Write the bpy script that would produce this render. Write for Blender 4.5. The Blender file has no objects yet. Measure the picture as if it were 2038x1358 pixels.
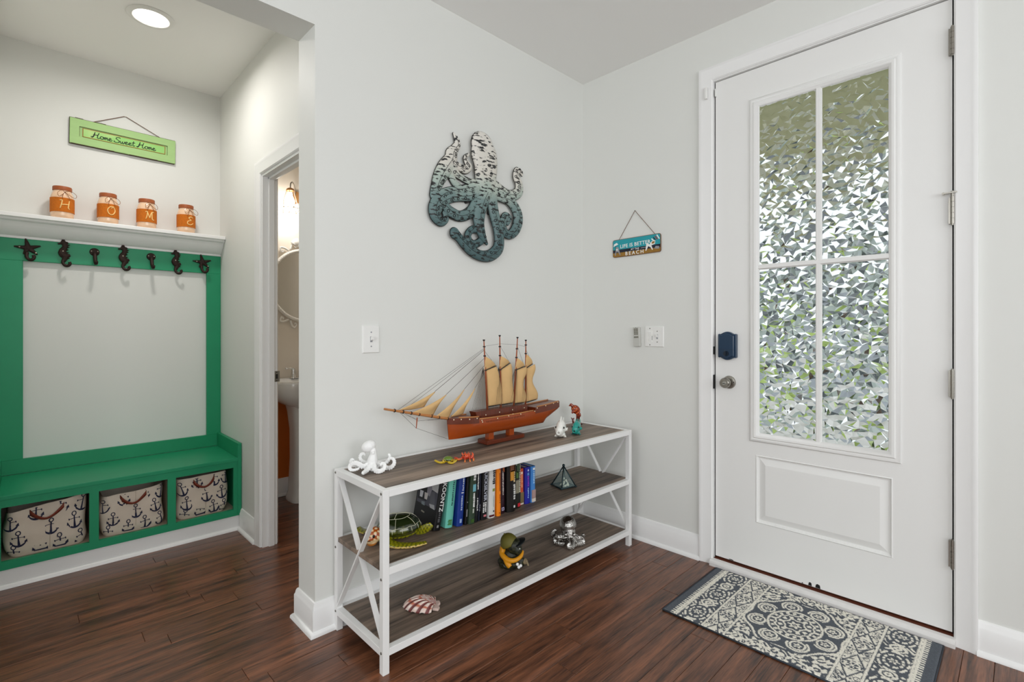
import bpy, bmesh, math, random
import numpy as np
from mathutils import Vector, Matrix
PI = math.pi
R = math.radians
random.seed(7)
scene = bpy.context.scene
col = scene.collection

# ------------------------------------------------------------------ camera
cam_d = bpy.data.cameras.new('camera')
cam = bpy.data.objects.new('camera', cam_d); col.objects.link(cam)
cam.location = (-2.528, -1.947, 1.197)
cam.rotation_euler = (R(90), 0, R(45.66 - 90))
cam_d.sensor_width = 36.0
cam_d.lens = 998.0 / 2038.0 * 36.0
cam_d.shift_y = -23.0 / 2038.0
cam_d.clip_start = 0.02
scene.camera = cam

# ------------------------------------------------------------------ sky, lights, exposure
world = bpy.data.worlds.new('overcast_sky'); scene.world = world
world.use_nodes = True
bg = world.node_tree.nodes['Background']
bg.inputs[0].default_value = (0.90, 0.955, 1.0, 1)
bg.inputs[1].default_value = 1.2

def area(name, loc, rot, sx, sy, power, colr=(1, 1, 1), shape='RECTANGLE', spread=180):
    d = bpy.data.lights.new(name, 'AREA'); d.shape = shape; d.size = sx
    if shape in ('RECTANGLE', 'ELLIPSE'): d.size_y = sy
    d.energy = power; d.color = colr; d.spread = R(spread)
    o = bpy.data.objects.new(name, d); col.objects.link(o)
    o.location = loc; o.rotation_euler = rot
    return o
# soft fill lights added behind the camera, set in made-up window openings
area('added_fill_rear', (-2.45, -4.61, 1.75), (R(90), 0, 0), 3.3, 1.6, 54, (0.965, 0.98, 1.0))
area('added_fill_side', (-5.21, -2.3, 1.75), (R(90), 0, R(-90)), 3.1, 1.6, 46, (0.965, 0.98, 1.0))

vs = scene.view_settings
vs.view_transform = 'Standard'; vs.look = 'None'; vs.gamma = 1.0; vs.use_curve_mapping = False
vs.exposure = 0.0
scene.display_settings.display_device = 'sRGB'
try:
    cy = scene.cycles
    cy.use_denoising = True; cy.denoiser = 'OPENIMAGEDENOISE'
    cy.max_bounces = 10; cy.diffuse_bounces = 6; cy.glossy_bounces = 4
    cy.transmission_bounces = 8; cy.transparent_max_bounces = 8
    cy.sample_clamp_indirect = 4.0
except Exception:
    pass

# ------------------------------------------------------------------ materials
MATS = {}
def lin(c):
    def f(v):
        v /= 255.0
        return v / 12.92 if v <= 0.04045 else ((v + 0.055) / 1.055) ** 2.4
    return (f(c[0]), f(c[1]), f(c[2]), 1.0)
def M(name, rgb, rough=0.5, metal=0.0, var=0.0, vscale=8.0, vcol=None, vthr=None, stretch=(1, 1, 1), bump=0.0, bscale=60.0,
      spec=0.5, coat=0.0, trans=0.0, ior=1.45, emit=0.0, attr=None, detail=3.0, alpha=1.0):
    """procedural Principled material; rgb is sRGB 0..255"""
    m = bpy.data.materials.new(name); m.use_nodes = True
    nt = m.node_tree; N = nt.nodes; L = nt.links
    b = N['Principled BSDF']
    b.inputs['Base Color'].default_value = lin(rgb)
    b.inputs['Roughness'].default_value = rough
    b.inputs['Metallic'].default_value = metal
    b.inputs['Specular IOR Level'].default_value = spec
    b.inputs['Coat Weight'].default_value = coat
    b.inputs['Coat Roughness'].default_value = 0.08
    b.inputs['Transmission Weight'].default_value = trans
    b.inputs['IOR'].default_value = ior
    b.inputs['Alpha'].default_value = alpha
    if emit:
        b.inputs['Emission Color'].default_value = lin(rgb); b.inputs['Emission Strength'].default_value = emit
    tc = N.new('ShaderNodeTexCoord'); mp = N.new('ShaderNodeMapping')
    mp.inputs['Scale'].default_value = stretch
    L.new(tc.outputs['Object'], mp.inputs['Vector'])
    src = None
    if attr:
        a = N.new('ShaderNodeAttribute'); a.attribute_name = attr; src = a.outputs['Color']
        L.new(src, b.inputs['Base Color'])
    if var or vcol:
        nz = N.new('ShaderNodeTexNoise'); nz.inputs['Scale'].default_value = vscale; nz.inputs['Detail'].default_value = detail
        L.new(mp.outputs['Vector'], nz.inputs['Vector'])
        mx = N.new('ShaderNodeMix'); mx.data_type = 'RGBA'
        if vcol:
            rp = N.new('ShaderNodeMapRange')
            t = vthr or (0.45, 0.65)
            rp.inputs['From Min'].default_value = t[0]; rp.inputs['From Max'].default_value = t[1]
            L.new(nz.outputs['Fac'], rp.inputs['Value']); L.new(rp.outputs['Result'], mx.inputs['Factor'])
            mx.inputs['A'].default_value = lin(rgb); mx.inputs['B'].default_value = lin(vcol)
        else:
            L.new(nz.outputs['Fac'], mx.inputs['Factor'])
            c = lin(rgb)
            mx.inputs['A'].default_value = tuple(max(0, v * (1 - var)) for v in c[:3]) + (1,)
            mx.inputs['B'].default_value = tuple(min(1, v * (1 + var)) for v in c[:3]) + (1,)
        if src is not None: L.new(src, mx.inputs['A'])
        L.new(mx.outputs['Result'], b.inputs['Base Color'])
    if bump:
        n2 = N.new('ShaderNodeTexNoise'); n2.inputs['Scale'].default_value = bscale; n2.inputs['Detail'].default_value = 4
        L.new(mp.outputs['Vector'], n2.inputs['Vector'])
        bp = N.new('ShaderNodeBump'); bp.inputs['Strength'].default_value = bump; bp.inputs['Distance'].default_value = 0.002
        L.new(n2.outputs['Fac'], bp.inputs['Height']); L.new(bp.outputs['Normal'], b.inputs['Normal'])
    MATS[name] = m
    return m

def wood(name, dark, light, rough, sx, sy, perobj=True, axis='X', knots=0.35, bump=0.15, coat=0.0, lo=0.36, hi=0.64, dist=0.35):
    """plank wood, grain running along one axis in world space, offset per object"""
    m = bpy.data.materials.new(name); m.use_nodes = True
    nt = m.node_tree; N = nt.nodes; L = nt.links; b = N['Principled BSDF']
    g = N.new('ShaderNodeNewGeometry'); oi = N.new('ShaderNodeObjectInfo')
    mul = N.new('ShaderNodeVectorMath'); mul.operation = 'MULTIPLY'
    mul.inputs[1].default_value = (sx, sy, sy)
    off = N.new('ShaderNodeVectorMath'); off.operation = 'MULTIPLY_ADD'
    off.inputs[1].default_value = (31.0, 17.0, 23.0) if perobj else (0, 0, 0)
    L.new(oi.outputs['Random'], off.inputs[0])
    L.new(g.outputs['Position'], mul.inputs[0]); L.new(mul.outputs[0], off.inputs[2])
    n1 = N.new('ShaderNodeTexNoise'); n1.inputs['Scale'].default_value = 1.0; n1.inputs['Detail'].default_value = 6; n1.inputs['Roughness'].default_value = 0.65
    n1.inputs['Distortion'].default_value = dist
    L.new(off.outputs[0], n1.inputs['Vector'])
    n2 = N.new('ShaderNodeTexNoise'); n2.inputs['Scale'].default_value = 7.0; n2.inputs['Detail'].default_value = 5
    L.new(off.outputs[0], n2.inputs['Vector'])
    cr = N.new('ShaderNodeValToRGB')
    cr.color_ramp.elements[0].position = lo; cr.color_ramp.elements[0].color = lin(dark)
    cr.color_ramp.elements[1].position = hi; cr.color_ramp.elements[1].color = lin(light)
    mixf = N.new('ShaderNodeMix'); mixf.data_type = 'FLOAT'; mixf.inputs['Factor'].default_value = knots
    L.new(n1.outputs['Fac'], mixf.inputs['A']); L.new(n2.outputs['Fac'], mixf.inputs['B'])
    L.new(mixf.outputs['Result'], cr.inputs['Fac'])
    hsv = N.new('ShaderNodeHueSaturation')
    mr = N.new('ShaderNodeMapRange'); mr.inputs['To Min'].default_value = 0.86 if perobj else 1; mr.inputs['To Max'].default_value = 1.18 if perobj else 1
    L.new(oi.outputs['Random'], mr.inputs['Value']); L.new(mr.outputs['Result'], hsv.inputs['Value'])
    L.new(cr.outputs['Color'], hsv.inputs['Color']); L.new(hsv.outputs['Color'], b.inputs['Base Color'])
    b.inputs['Roughness'].default_value = rough; b.inputs['Coat Weight'].default_value = coat
    bp = N.new('ShaderNodeBump'); bp.inputs['Strength'].default_value = bump; bp.inputs['Distance'].default_value = 0.002
    L.new(n2.outputs['Fac'], bp.inputs['Height']); L.new(bp.outputs['Normal'], b.inputs['Normal'])
    MATS[name] = m
    return m

# ------------------------------------------------------------------ mesh helpers
class MB:
    def __init__(s): s.v = []; s.f = []; s.c = []
    def add(s, vs_, fs_, color=None):
        o = len(s.v); s.v += [tuple(p) for p in vs_]; s.f += [tuple(i + o for i in f) for f in fs_]
        s.c += [color] * len(vs_)
        return s
    def box(s, x0, x1, y0, y1, z0, z1, color=None):
        if x0 > x1: x0, x1 = x1, x0
        if y0 > y1: y0, y1 = y1, y0
        if z0 > z1: z0, z1 = z1, z0
        v = [(x0, y0, z0), (x1, y0, z0), (x1, y1, z0), (x0, y1, z0), (x0, y0, z1), (x1, y0, z1), (x1, y1, z1), (x0, y1, z1)]
        return s.add(v, [(0, 3, 2, 1), (4, 5, 6, 7), (0, 1, 5, 4), (1, 2, 6, 5), (2, 3, 7, 6), (3, 0, 4, 7)], color)
    def bar(s, p0, p1, w, h, up=(0, 0, 1), color=None):
        """rectangular bar from p0 to p1: w sideways, h along up"""
        p0 = Vector(p0); p1 = Vector(p1); d = (p1 - p0).normalized(); u = Vector(up)
        u = (u - d * u.dot(d)).normalized(); r = d.cross(u)
        v = []
        for p in (p0, p1):
            for a, b in ((-1, -1), (1, -1), (1, 1), (-1, 1)):
                v.append(p + r * (a * w / 2) + u * (b * h / 2))
        return s.add(v, [(0, 1, 2, 3), (7, 6, 5, 4), (0, 4, 5, 1), (1, 5, 6, 2), (2, 6, 7, 3), (3, 7, 4, 0)], color)
    def tube(s, pts, rad, n=8, flat=None, color=None, caps=True):
        """swept tube with radius per point; flat=(axis vector, factor) squashes along that axis"""
        P = [Vector(p) for p in pts]; m = len(P)
        if not hasattr(rad, '__len__'): rad = [rad] * m
        T = []
        for i in range(m):
            a = P[max(i - 1, 0)]; b = P[min(i + 1, m - 1)]
            t = (b - a)
            T.append(t.normalized() if t.length > 1e-9 else Vector((0, 0, 1)))
        nrm = T[0].orthogonal().normalized(); v = []
        for i in range(m):
            nrm = (nrm - T[i] * nrm.dot(T[i]))
            nrm = nrm.normalized() if nrm.length > 1e-6 else T[i].orthogonal().normalized()
            bn = T[i].cross(nrm)
            for k in range(n):
                a = 2 * PI * k / n
                d = (nrm * math.cos(a) + bn * math.sin(a)) * rad[i]
                if flat:
                    ax = Vector(flat[0]); d = d - ax * d.dot(ax) * (1 - flat[1])
                v.append(P[i] + d)
        f = []
        for i in range(m - 1):
            for k in range(n):
                k2 = (k + 1) % n
                f.append((i * n + k, i * n + k2, (i + 1) * n + k2, (i + 1) * n + k))
        if caps:
            f.append(tuple(range(n - 1, -1, -1))); f.append(tuple((m - 1) * n + k for k in range(n)))
        return s.add(v, f, color)
    def cyl(s, p0, p1, r0, r1=None, n=16, color=None):
        return s.tube([p0, p1], [r0, r0 if r1 is None else r1], n, color=color)
    def lathe(s, prof, n=24, c=(0, 0, 0), mtx=None, color=None, sq=None):
        v = []
        for r, z in prof:
            for k in range(n):
                a = 2 * PI * k / n
                p = Vector((r * math.cos(a), r * math.sin(a), z))
                if mtx is not None: p = mtx @ p
                v.append(p + Vector(c))
        f = []
        for i in range(len(prof) - 1):
            for k in range(n):
                k2 = (k + 1) % n
                f.append((i * n + k, i * n + k2, (i + 1) * n + k2, (i + 1) * n + k))
        if prof[0][0] > 1e-6: f.append(tuple(range(n - 1, -1, -1)))
        if prof[-1][0] > 1e-6: f.append(tuple((len(prof) - 1) * n + k for k in range(n)))
        return s.add(v, f, color)
    def ell(s, c, r, rot=None, nu=14, nv=9, color=None):
        v = [(0, 0, -1)]
        for i in range(1, nv):
            t = PI * i / nv - PI / 2
            for k in range(nu):
                a = 2 * PI * k / nu
                v.append((math.cos(t) * math.cos(a), math.cos(t) * math.sin(a), math.sin(t)))
        v.append((0, 0, 1)); top = len(v) - 1
        f = [(0, 1 + (k + 1) % nu, 1 + k) for k in range(nu)]
        for i in range(nv - 2):
            for k in range(nu):
                k2 = (k + 1) % nu
                f.append((1 + i * nu + k, 1 + i * nu + k2, 1 + (i + 1) * nu + k2, 1 + (i + 1) * nu + k))
        o = 1 + (nv - 2) * nu
        f += [(o + k, o + (k + 1) % nu, top) for k in range(nu)]
        out = []
        for p in v:
            q = Vector((p[0] * r[0], p[1] * r[1], p[2] * r[2]))
            if rot is not None: q = rot @ q
            out.append(q + Vector(c))
        return s.add(out, f, color)
    def prism(s, poly, fn, d0, d1, color=None):
        """poly 2-D outline (counter-clockwise), fn(u, v, d) -> point, extruded from d0 to d1"""
        n = len(poly)
        v = [fn(u, w, d0) for u, w in poly] + [fn(u, w, d1) for u, w in poly]
        f = [tuple(range(n - 1, -1, -1)), tuple(range(n, 2 * n))]
        f += [(i, (i + 1) % n, n + (i + 1) % n, n + i) for i in range(n)]
        return s.add(v, f, color)
    def surf(s, fn, nu, nv, closed_u=False, color=None):
        v = []
        for j in range(nv + 1):
            for i in range(nu if closed_u else nu + 1):
                v.append(fn(i / nu, j / nv))
        w = nu if closed_u else nu + 1; f = []
        for j in range(nv):
            for i in range(nu):
                i2 = (i + 1) % w if closed_u else i + 1
                f.append((j * w + i, j * w + i2, (j + 1) * w + i2, (j + 1) * w + i))
        return s.add(v, f, color)
    def torus(s, c, R0, r, axis=(0, 0, 1), n=14, m=6, color=None):
        ax = Vector(axis).normalized(); a = ax.orthogonal().normalized(); b = ax.cross(a); C0 = Vector(c)
        v = []
        for i in range(n):
            t = 2 * PI * i / n; d = a * math.cos(t) + b * math.sin(t)
            for k in range(m):
                q = 2 * PI * k / m
                v.append(C0 + d * (R0 + r * math.cos(q)) + ax * (r * math.sin(q)))
        f = [(i * m + k, ((i + 1) % n) * m + k, ((i + 1) % n) * m + (k + 1) % m, i * m + (k + 1) % m) for i in range(n) for k in range(m)]
        return s.add(v, f, color)
    def mesh(s, name='mesh', smooth=False):
        me = bpy.data.meshes.new(name)
        me.from_pydata(s.v, [], s.f)
        if any(c is not None for c in s.c):
            at = me.color_attributes.new('tint', 'FLOAT_COLOR', 'POINT')
            buf = []
            for c in s.c: buf += list(lin(c if c is not None else (200, 200, 200)))
            at.data.foreach_set('color', buf)
        bm = bmesh.new(); bm.from_mesh(me); bmesh.ops.recalc_face_normals(bm, faces=bm.faces[:]); bm.to_mesh(me); bm.free()
        if smooth:
            me.shade_smooth()
            if smooth is not True:
                try: me.set_sharp_from_angle(angle=R(smooth))
                except Exception: pass
        me.update()
        return me
    def build(s, name, mat, parent=None, smooth=False, bevel=0.0, seg=2):
        return place(name, s.mesh(name, smooth), mat, parent, bevel, seg)

def place(name, me, mat, parent=None, bevel=0.0, seg=2):
    o = bpy.data.objects.new(name, me); col.objects.link(o)
    if mat is not None and not me.materials: me.materials.append(MATS[mat] if isinstance(mat, str) else mat)
    if parent is not None: o.parent = parent
    if bevel:
        b = o.modifiers.new('bevel', 'BEVEL'); b.width = bevel; b.segments = seg; b.limit_method = 'ANGLE'; b.angle_limit = R(35)
        b.harden_normals = False
    return o

def blob(mb, voxel, smooth_it=4, colorfn=None):
    """fuse overlapping closed shapes into one continuous skin"""
    me = mb.mesh('blob'); o = bpy.data.objects.new('blob', me); col.objects.link(o)
    r = o.modifiers.new('r', 'REMESH'); r.mode = 'VOXEL'; r.voxel_size = voxel; r.use_smooth_shade = True
    if smooth_it:
        sm = o.modifiers.new('s', 'SMOOTH'); sm.iterations = smooth_it; sm.factor = 0.5
    dg = bpy.context.evaluated_depsgraph_get()
    out = bpy.data.meshes.new_from_object(o.evaluated_get(dg))
    bpy.data.objects.remove(o); bpy.data.meshes.remove(me)
    out.shade_smooth()
    if colorfn:
        at = out.color_attributes.new('tint', 'FLOAT_COLOR', 'POINT')
        buf = []
        for v in out.vertices: buf += list(lin(colorfn(v.co)))
        at.data.foreach_set('color', buf)
    return out

def crom(pts, k=6, closed=False):
    """Catmull-Rom through points (any dimension)"""
    P = [np.array(p, float) for p in pts]; n = len(P); out = []
    rng = range(n if closed else n - 1)
    for i in rng:
        if closed: a, b, c, d = P[(i - 1) % n], P[i], P[(i + 1) % n], P[(i + 2) % n]
        else: a, b, c, d = P[max(i - 1, 0)], P[i], P[i + 1], P[min(i + 2, n - 1)]
        for j in range(k):
            t = j / k
            out.append(0.5 * ((2 * b) + (-a + c) * t + (2 * a - 5 * b + 4 * c - d) * t * t + (-a + 3 * b - 3 * c + d) * t ** 3))
    if not closed: out.append(P[-1])
    return out

def sweep(path, prof, n, flip=False, closed=False):
    """mitred moulding: profile (u sideways in the plane, v along n) along a planar path"""
    P = [Vector(p) for p in path]; n = Vector(n).normalized(); m = len(P); mb = MB(); v = []
    for i in range(m):
        if closed:
            d0 = (P[i] - P[i - 1]).normalized(); d1 = (P[(i + 1) % m] - P[i]).normalized()
        else:
            d0 = (P[i] - P[i - 1]).normalized() if i > 0 else (P[1] - P[0]).normalized()
            d1 = (P[i + 1] - P[i]).normalized() if i < m - 1 else d0
        s0 = d0.cross(n); s1 = d1.cross(n)
        if flip: s0 = -s0; s1 = -s1
        b = (s0 + s1); b = b / max(1e-6, b.dot(s0)) if b.length > 1e-6 else s0
        for u, w in prof: v.append(P[i] + b * u + n * w)
    k = len(prof); f = []
    for i in range(m if closed else m - 1):
        j = (i + 1) % m
        for q in range(k):
            q2 = (q + 1) % k
            f.append((i * k + q, i * k + q2, j * k + q2, j * k + q))
    if not closed:
        f.append(tuple(range(k))); f.append(tuple((m - 1) * k + q for q in range(k)))
    mb.add(v, f)
    return mb

def tag(o, label=None, cat=None, group=None, kind=None):
    if label: o['label'] = label
    if cat: o['category'] = cat
    if group: o['group'] = group
    if kind: o['kind'] = kind
    return o
def thing(name, label, cat, loc=(0, 0, 0), rot=(0, 0, 0), group=None, kind=None):
    o = bpy.data.objects.new(name, None); col.objects.link(o)
    o.location = loc; o.rotation_euler = rot; o.empty_display_size = 0.05
    return tag(o, label, cat, group, kind)
def text_mesh(body, size, extrude=0.0006, bold=0.0, spacing=1.0):
    cu = bpy.data.curves.new('lettering', 'FONT'); cu.body = body; cu.size = size; cu.extrude = extrude
    cu.align_x = 'CENTER'; cu.align_y = 'CENTER'; cu.offset = bold; cu.space_character = spacing; cu.resolution_u = 3
    o = bpy.data.objects.new('lettering', cu); col.objects.link(o)
    dg = bpy.context.evaluated_depsgraph_get(); dg.update()
    me = bpy.data.meshes.new_from_object(o.evaluated_get(dg))
    bpy.data.objects.remove(o); bpy.data.curves.remove(cu)
    return me
def put(name, me, mat, parent, mtx):
    o = place(name, me, mat, parent); o.matrix_local = mtx
    return o
def axes(o, x, y, z=None):
    """matrix with origin o and local x, y axes"""
    x = Vector(x).normalized(); y = Vector(y).normalized(); z = x.cross(y) if z is None else Vector(z)
    m = Matrix(((x[0], y[0], z[0], o[0]), (x[1], y[1], z[1], o[1]), (x[2], y[2], z[2], o[2]), (0, 0, 0, 1)))
    return m
# ------------------------------------------------------------------ paints and general materials
M('wall_paint', (226, 227, 223), 0.55, bump=0.05, bscale=220, spec=0.3)
M('ceiling_paint', (246, 246, 244), 0.8, bump=0.05, bscale=200, spec=0.2)
M('trim_paint', (240, 240, 239), 0.32, spec=0.45)
M('bath_paint_lit', (234, 224, 210), 0.6, var=0.04, vscale=5)  # bathroom paint with the lamp's brightening put into its colour
M('bath_paint_shaded', (200, 104, 26), 0.6, var=0.06, vscale=5)  # same bathroom paint, with the shade below the sink put into its colour
M('subfloor', (70, 45, 34), 0.6)
wood('floor_oak', (44, 26, 18), (138, 87, 60), 0.3, 1.9, 27.0, bump=0.22, coat=0.15)
M('brown_sill', (92, 44, 26), 0.45, var=0.3, vscale=30)
M('white_threshold', (226, 224, 222), 0.45, var=0.06, vscale=40)
M('nickel', (156, 152, 144), 0.3, metal=1.0)
M('chrome', (225, 225, 225), 0.08, metal=1.0)
M('dark_slot', (22, 22, 22), 0.6)
M('gap_black', (14, 15, 15), 0.7)
CEIL = 2.74
XE = -1.706      # free end of the octopus wall
TW = 0.16        # its thickness

def struct(name, mb, mat, label, cat, parent=None, **k):
    o = mb.build(name, mat, parent, **k)
    return tag(o, label, cat, kind='structure')
XZ = lambda u, w, d: (u, d, w)
YZ = lambda u, w, d: (d, u, w)

# floor: slab + planks running along X
fl = struct('floor', MB().box(-5.2, 0.06, -4.6, 1.92, -0.12, -0.013), 'subfloor', 'dark brown oak plank floor of the hallway', 'floor')
known = {0: [-2.19], -1: [-2.12, -1.795], 2: [-1.95], -6: [-1.973], -7: [-1.915], -8: [-1.698], -18: [-0.645], 4: [-2.36, -1.77], 6: [-2.28],
         1: [-1.84], 3: [-1.72], 5: [-2.10, -1.70], 8: [-2.0], -3: [-1.62]}
PW = 0.0845
rp = random.Random(3)
for k in range(-36, 17):
    y0 = 0.41 + k * PW; y1 = y0 + PW
    if y0 > 1.75: continue
    x_lo, x_hi = (-3.05, 0.045) if y0 < 0.02 else (-2.66, -0.62)
    if y0 > 1.28: x_lo = -1.44
    cuts = sorted(known.get(k, []))
    xs = [x_lo]
    while True:
        nx = xs[-1] + rp.uniform(0.62, 1.25)
        c = [q for q in cuts if xs[-1] + 0.05 < q <= nx + 0.25]
        if c: nx = c[0]
        if nx > x_hi - 0.25: break
        xs.append(nx)
    xs.append(x_hi)
    for a, b in zip(xs[:-1], xs[1:]):
        g = 0.0006; e = 0.0012
        za, zb = -0.0125, rp.uniform(-0.0003, 0.0003)
        v = []
        for z, s in ((za, g), (zb - e, g), (zb, g + e)):
            v += [(a + s, y0 + s, z), (b - s, y0 + s, z), (b - s, y1 - s, z), (a + s, y1 - s, z)]
        f = [(8, 9, 10, 11), (3, 2, 1, 0)]
        for r0 in (0, 4):
            f += [(r0 + i, r0 + (i + 1) % 4, r0 + 4 + (i + 1) % 4, r0 + 4 + i) for i in range(4)]
        MB().add(v, f).build('floor_plank', 'floor_oak', fl)

struct('ceiling', MB().box(-5.3, 0.15, -4.7, 1.95, CEIL, CEIL + 0.1), 'ceiling_paint', 'smooth off-white ceiling', 'ceiling')
# octopus wall with the wide opening to the mudroom
struct('wall_left', MB().prism([(-5.3, 0), (-2.66, 0), (-2.66, 2.394), (XE, 2.394), (XE, 0), (0.0, 0), (0.0, CEIL), (-5.3, CEIL)], XZ, 0, TW),
       'wall_paint', 'pale grey wall carrying the octopus and a wide opening', 'wall')
struct('wall_right', MB().prism([(-4.7, 0), (-1.772, 0), (-1.772, 2.478), (-0.822, 2.478), (-0.822, 0), (TW, 0), (TW, CEIL), (-4.7, CEIL)], YZ, 0, 0.15),
       'wall_paint', 'pale grey wall around the entry door', 'wall')
struct('wall_side', MB().prism([(TW, 0), (0.26, 0), (0.26, 2.055), (0.99, 2.055), (0.99, 0), (1.80, 0), (1.80, CEIL), (TW, CEIL)], YZ, -1.585, -1.510),
       'wall_paint', 'narrow mudroom side wall with the bathroom doorway', 'wall')
struct('wall_far', MB().box(-2.76, -1.525, 1.80, 1.92, 0, CEIL), 'wall_paint', 'mudroom end wall behind the green bench', 'wall')
struct('wall_mudroom', MB().box(-2.76, -2.64, TW, 1.80, 0, CEIL), 'wall_paint', 'mudroom wall facing the bathroom doorway', 'wall')
struct('wall_bathroom', MB().box(-1.525, -0.55, 1.80, 1.92, 0.80, CEIL), 'bath_paint_lit', 'upper bathroom wall behind mirror and lamp, lamplight painted in as cream', 'wall')
struct('wall_bathroom_lower', MB().box(-1.525, -0.55, 1.80, 1.92, 0, 0.80), 'bath_paint_shaded', 'lower bathroom wall behind the sink pedestal, shade painted in as orange', 'wall')
struct('wall_bathroom_end', MB().box(-0.67, -0.55, TW, 1.80, 0, CEIL), 'bath_paint_lit', 'bathroom end wall in the same lamplit cream', 'wall')
# the room behind the camera; window openings added to hold the fill lights
def holed(o0, o1, h0, h1, z0, z1, fn, d0, d1):
    """wall from o0..o1 with one window hole h0..h1 x z0..z1"""
    m = MB()
    for a, b, c, d in ((o0, h0, 0, CEIL), (h1, o1, 0, CEIL), (h0, h1, 0, z0), (h0, h1, z1, CEIL)):
        m.prism([(a, c), (b, c), (b, d), (a, d)], fn, d0, d1)
    return m
struct('wall_rear', holed(-5.3, 0.15, -4.2, -0.7, 0.90, 2.60, XZ, -4.7, -4.6), 'wall_paint', 'wall behind the viewer with an added opening for fill light', 'wall')
struct('wall_opposite', holed(-4.6, 0, -3.95, -0.65, 0.90, 2.60, YZ, -5.3, -5.2), 'wall_paint', 'wall opposite the entry door with an added opening for fill light', 'wall')
w1 = tag(thing('added_window_1', None, None), 'added white window frame around the fill light behind the viewer', 'window', kind='structure')  # made-up windows that frame the added fill lights
w2 = tag(thing('added_window_2', None, None), 'added white window frame around the fill light opposite the entry door', 'window', kind='structure')
for w_, fn, a, b, dd in ((w1, XZ, -4.2, -0.7, -4.66), (w2, YZ, -3.95, -0.65, -5.26)):
    fr = MB()
    for u0, u1, z0, z1 in ((a, a + .05, .9, 2.6), (b - .05, b, .9, 2.6), (a + .05, b - .05, .9, .95), (a + .05, b - .05, 2.55, 2.6), ((a + b) / 2 - .03, (a + b) / 2 + .03, .95, 2.55)):
        fr.prism([(u0, z0), (u1, z0), (u1, z1), (u0, z1)], fn, dd - .03, dd + .03)
    fr.build('frame', 'trim_paint', w_)

# baseboards with shoe moulding
BB = [(0, 0), (0.027, 0), (0.026, 0.010), (0.020, 0.017), (0.0145, 0.019), (0.0145, 0.098), (0.011, 0.104), (0.009, 0.116), (0.005, 0.124), (0, 0.126)]
def baseboard(name, path, label, flip=False):
    return struct(name, sweep([(x, y, 0) for x, y in path], BB, (0, 0, 1), flip), 'trim_paint', label, 'baseboard', smooth=40)
baseboard('baseboard_left', [(0.0, 0), (XE, 0), (XE, TW), (-1.586, TW)], 'white baseboard below the octopus wall', True)
baseboard('baseboard_right', [(0, 0.0), (0, -0.767)], 'white baseboard between bookshelf corner and entry door')
baseboard('baseboard_near', [(0, -1.823), (0, -4.6)], 'white baseboard beyond the hinge side of the entry door')
baseboard('baseboard_side', [(-1.585, 1.335), (-1.585, 1.05)], 'short white baseboard between bench and bathroom doorway')
baseboard('baseboard_bathroom', [(-1.510, 1.80), (-0.67, 1.80)], 'white baseboard under the bathroom sink')

# ------------------------------------------------------------------ casings
CAS = [(0, 0), (0.068, 0), (0.068, 0.019), (0.060, 0.021), (0.052, 0.018), (0.046, 0.0165), (0.012, 0.0115), (0.006, 0.0115), (0.002, 0.008), (0, 0.006)]
t1 = tag(thing('trim_1', None, None), 'white moulded casing and jamb of the entry door', 'door trim', kind='structure')
YL, YR, DT = -0.8385, -1.7525, 2.461    # door edges and top
sweep([(0, YL + 0.006, 0), (0, YL + 0.006, DT + 0.008), (0, YR - 0.006, DT + 0.008), (0, YR - 0.006, 0)], CAS, (-1, 0, 0), True).build('casing', 'trim_paint', t1, smooth=35)
MB().box(-0.001, 0.148, YL + 0.0062, -0.822, 0.0, 2.478).build('jamb', 'trim_paint', t1)
MB().box(-0.001, 0.148, -1.772, YR - 0.0062, 0.0, 2.478).build('jamb', 'trim_paint', t1)
MB().box(-0.001, 0.148, -1.772, -0.822, DT + 0.004, 2.478).build('jamb_head', 'trim_paint', t1)
MB().box(0.020, 0.075, YL + 0.0005, YL + 0.0062, 0.03, 2.462).box(0.020, 0.075, YR - 0.0062, YR - 0.0005, 0.03, 2.462).box(0.0615, 0.075, YR, YL, DT - 0.012, DT + 0.004).build('weather_strip', 'gap_black', t1)
# threshold
th = tag(thing('door_threshold', 'white and brown sill under the entry door', 'threshold'), kind='structure')
MB().prism([(-0.034, 0), (-0.0005, 0), (-0.0005, 0.030), (-0.022, 0.029), (-0.031, 0.024), (-0.034, 0.016)], lambda u, w, d: (u, d, w), YL + 0.012, YR - 0.012).build('front_strip', 'white_threshold', th)
MB().prism([(0.0, 0), (0.145, 0), (0.145, 0.018), (0.05, 0.034), (0.0, 0.031)], lambda u, w, d: (u, d, w), YL + 0.0025, YR - 0.0035).build('wooden_saddle', 'brown_sill', th)

# bathroom doorway casing, jambs, stop and strike plate
t2 = tag(thing('trim_2', None, None), 'white casing and jamb of the bathroom doorway', 'door trim', kind='structure')
sweep([(-1.585, 0.984, 0), (-1.585, 0.984, 2.049), (-1.585, 0.266, 2.049), (-1.585, 0.266, 0)], CAS, (-1, 0, 0), True).build('casing', 'trim_paint', t2, smooth=35)
sweep([(-1.510, 0.984, 0), (-1.510, 0.984, 2.049), (-1.510, 0.266, 2.049), (-1.510, 0.266, 0)], CAS, (1, 0, 0)).build('casing', 'trim_paint', t2, smooth=35)
MB().box(-1.586, -1.509, 0.972, 0.990, 0, 2.055).build('jamb', 'trim_paint', t2)
MB().box(-1.586, -1.509, 0.260, 0.278, 0, 2.055).build('jamb', 'trim_paint', t2)
MB().box(-1.586, -1.509, 0.278, 0.972, 2.037, 2.055).build('jamb_head', 'trim_paint', t2)
MB().box(-1.556, -1.526, 0.960, 0.972, 0, 2.037).build('door_stop', 'trim_paint', t2, bevel=0.002)
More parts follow.
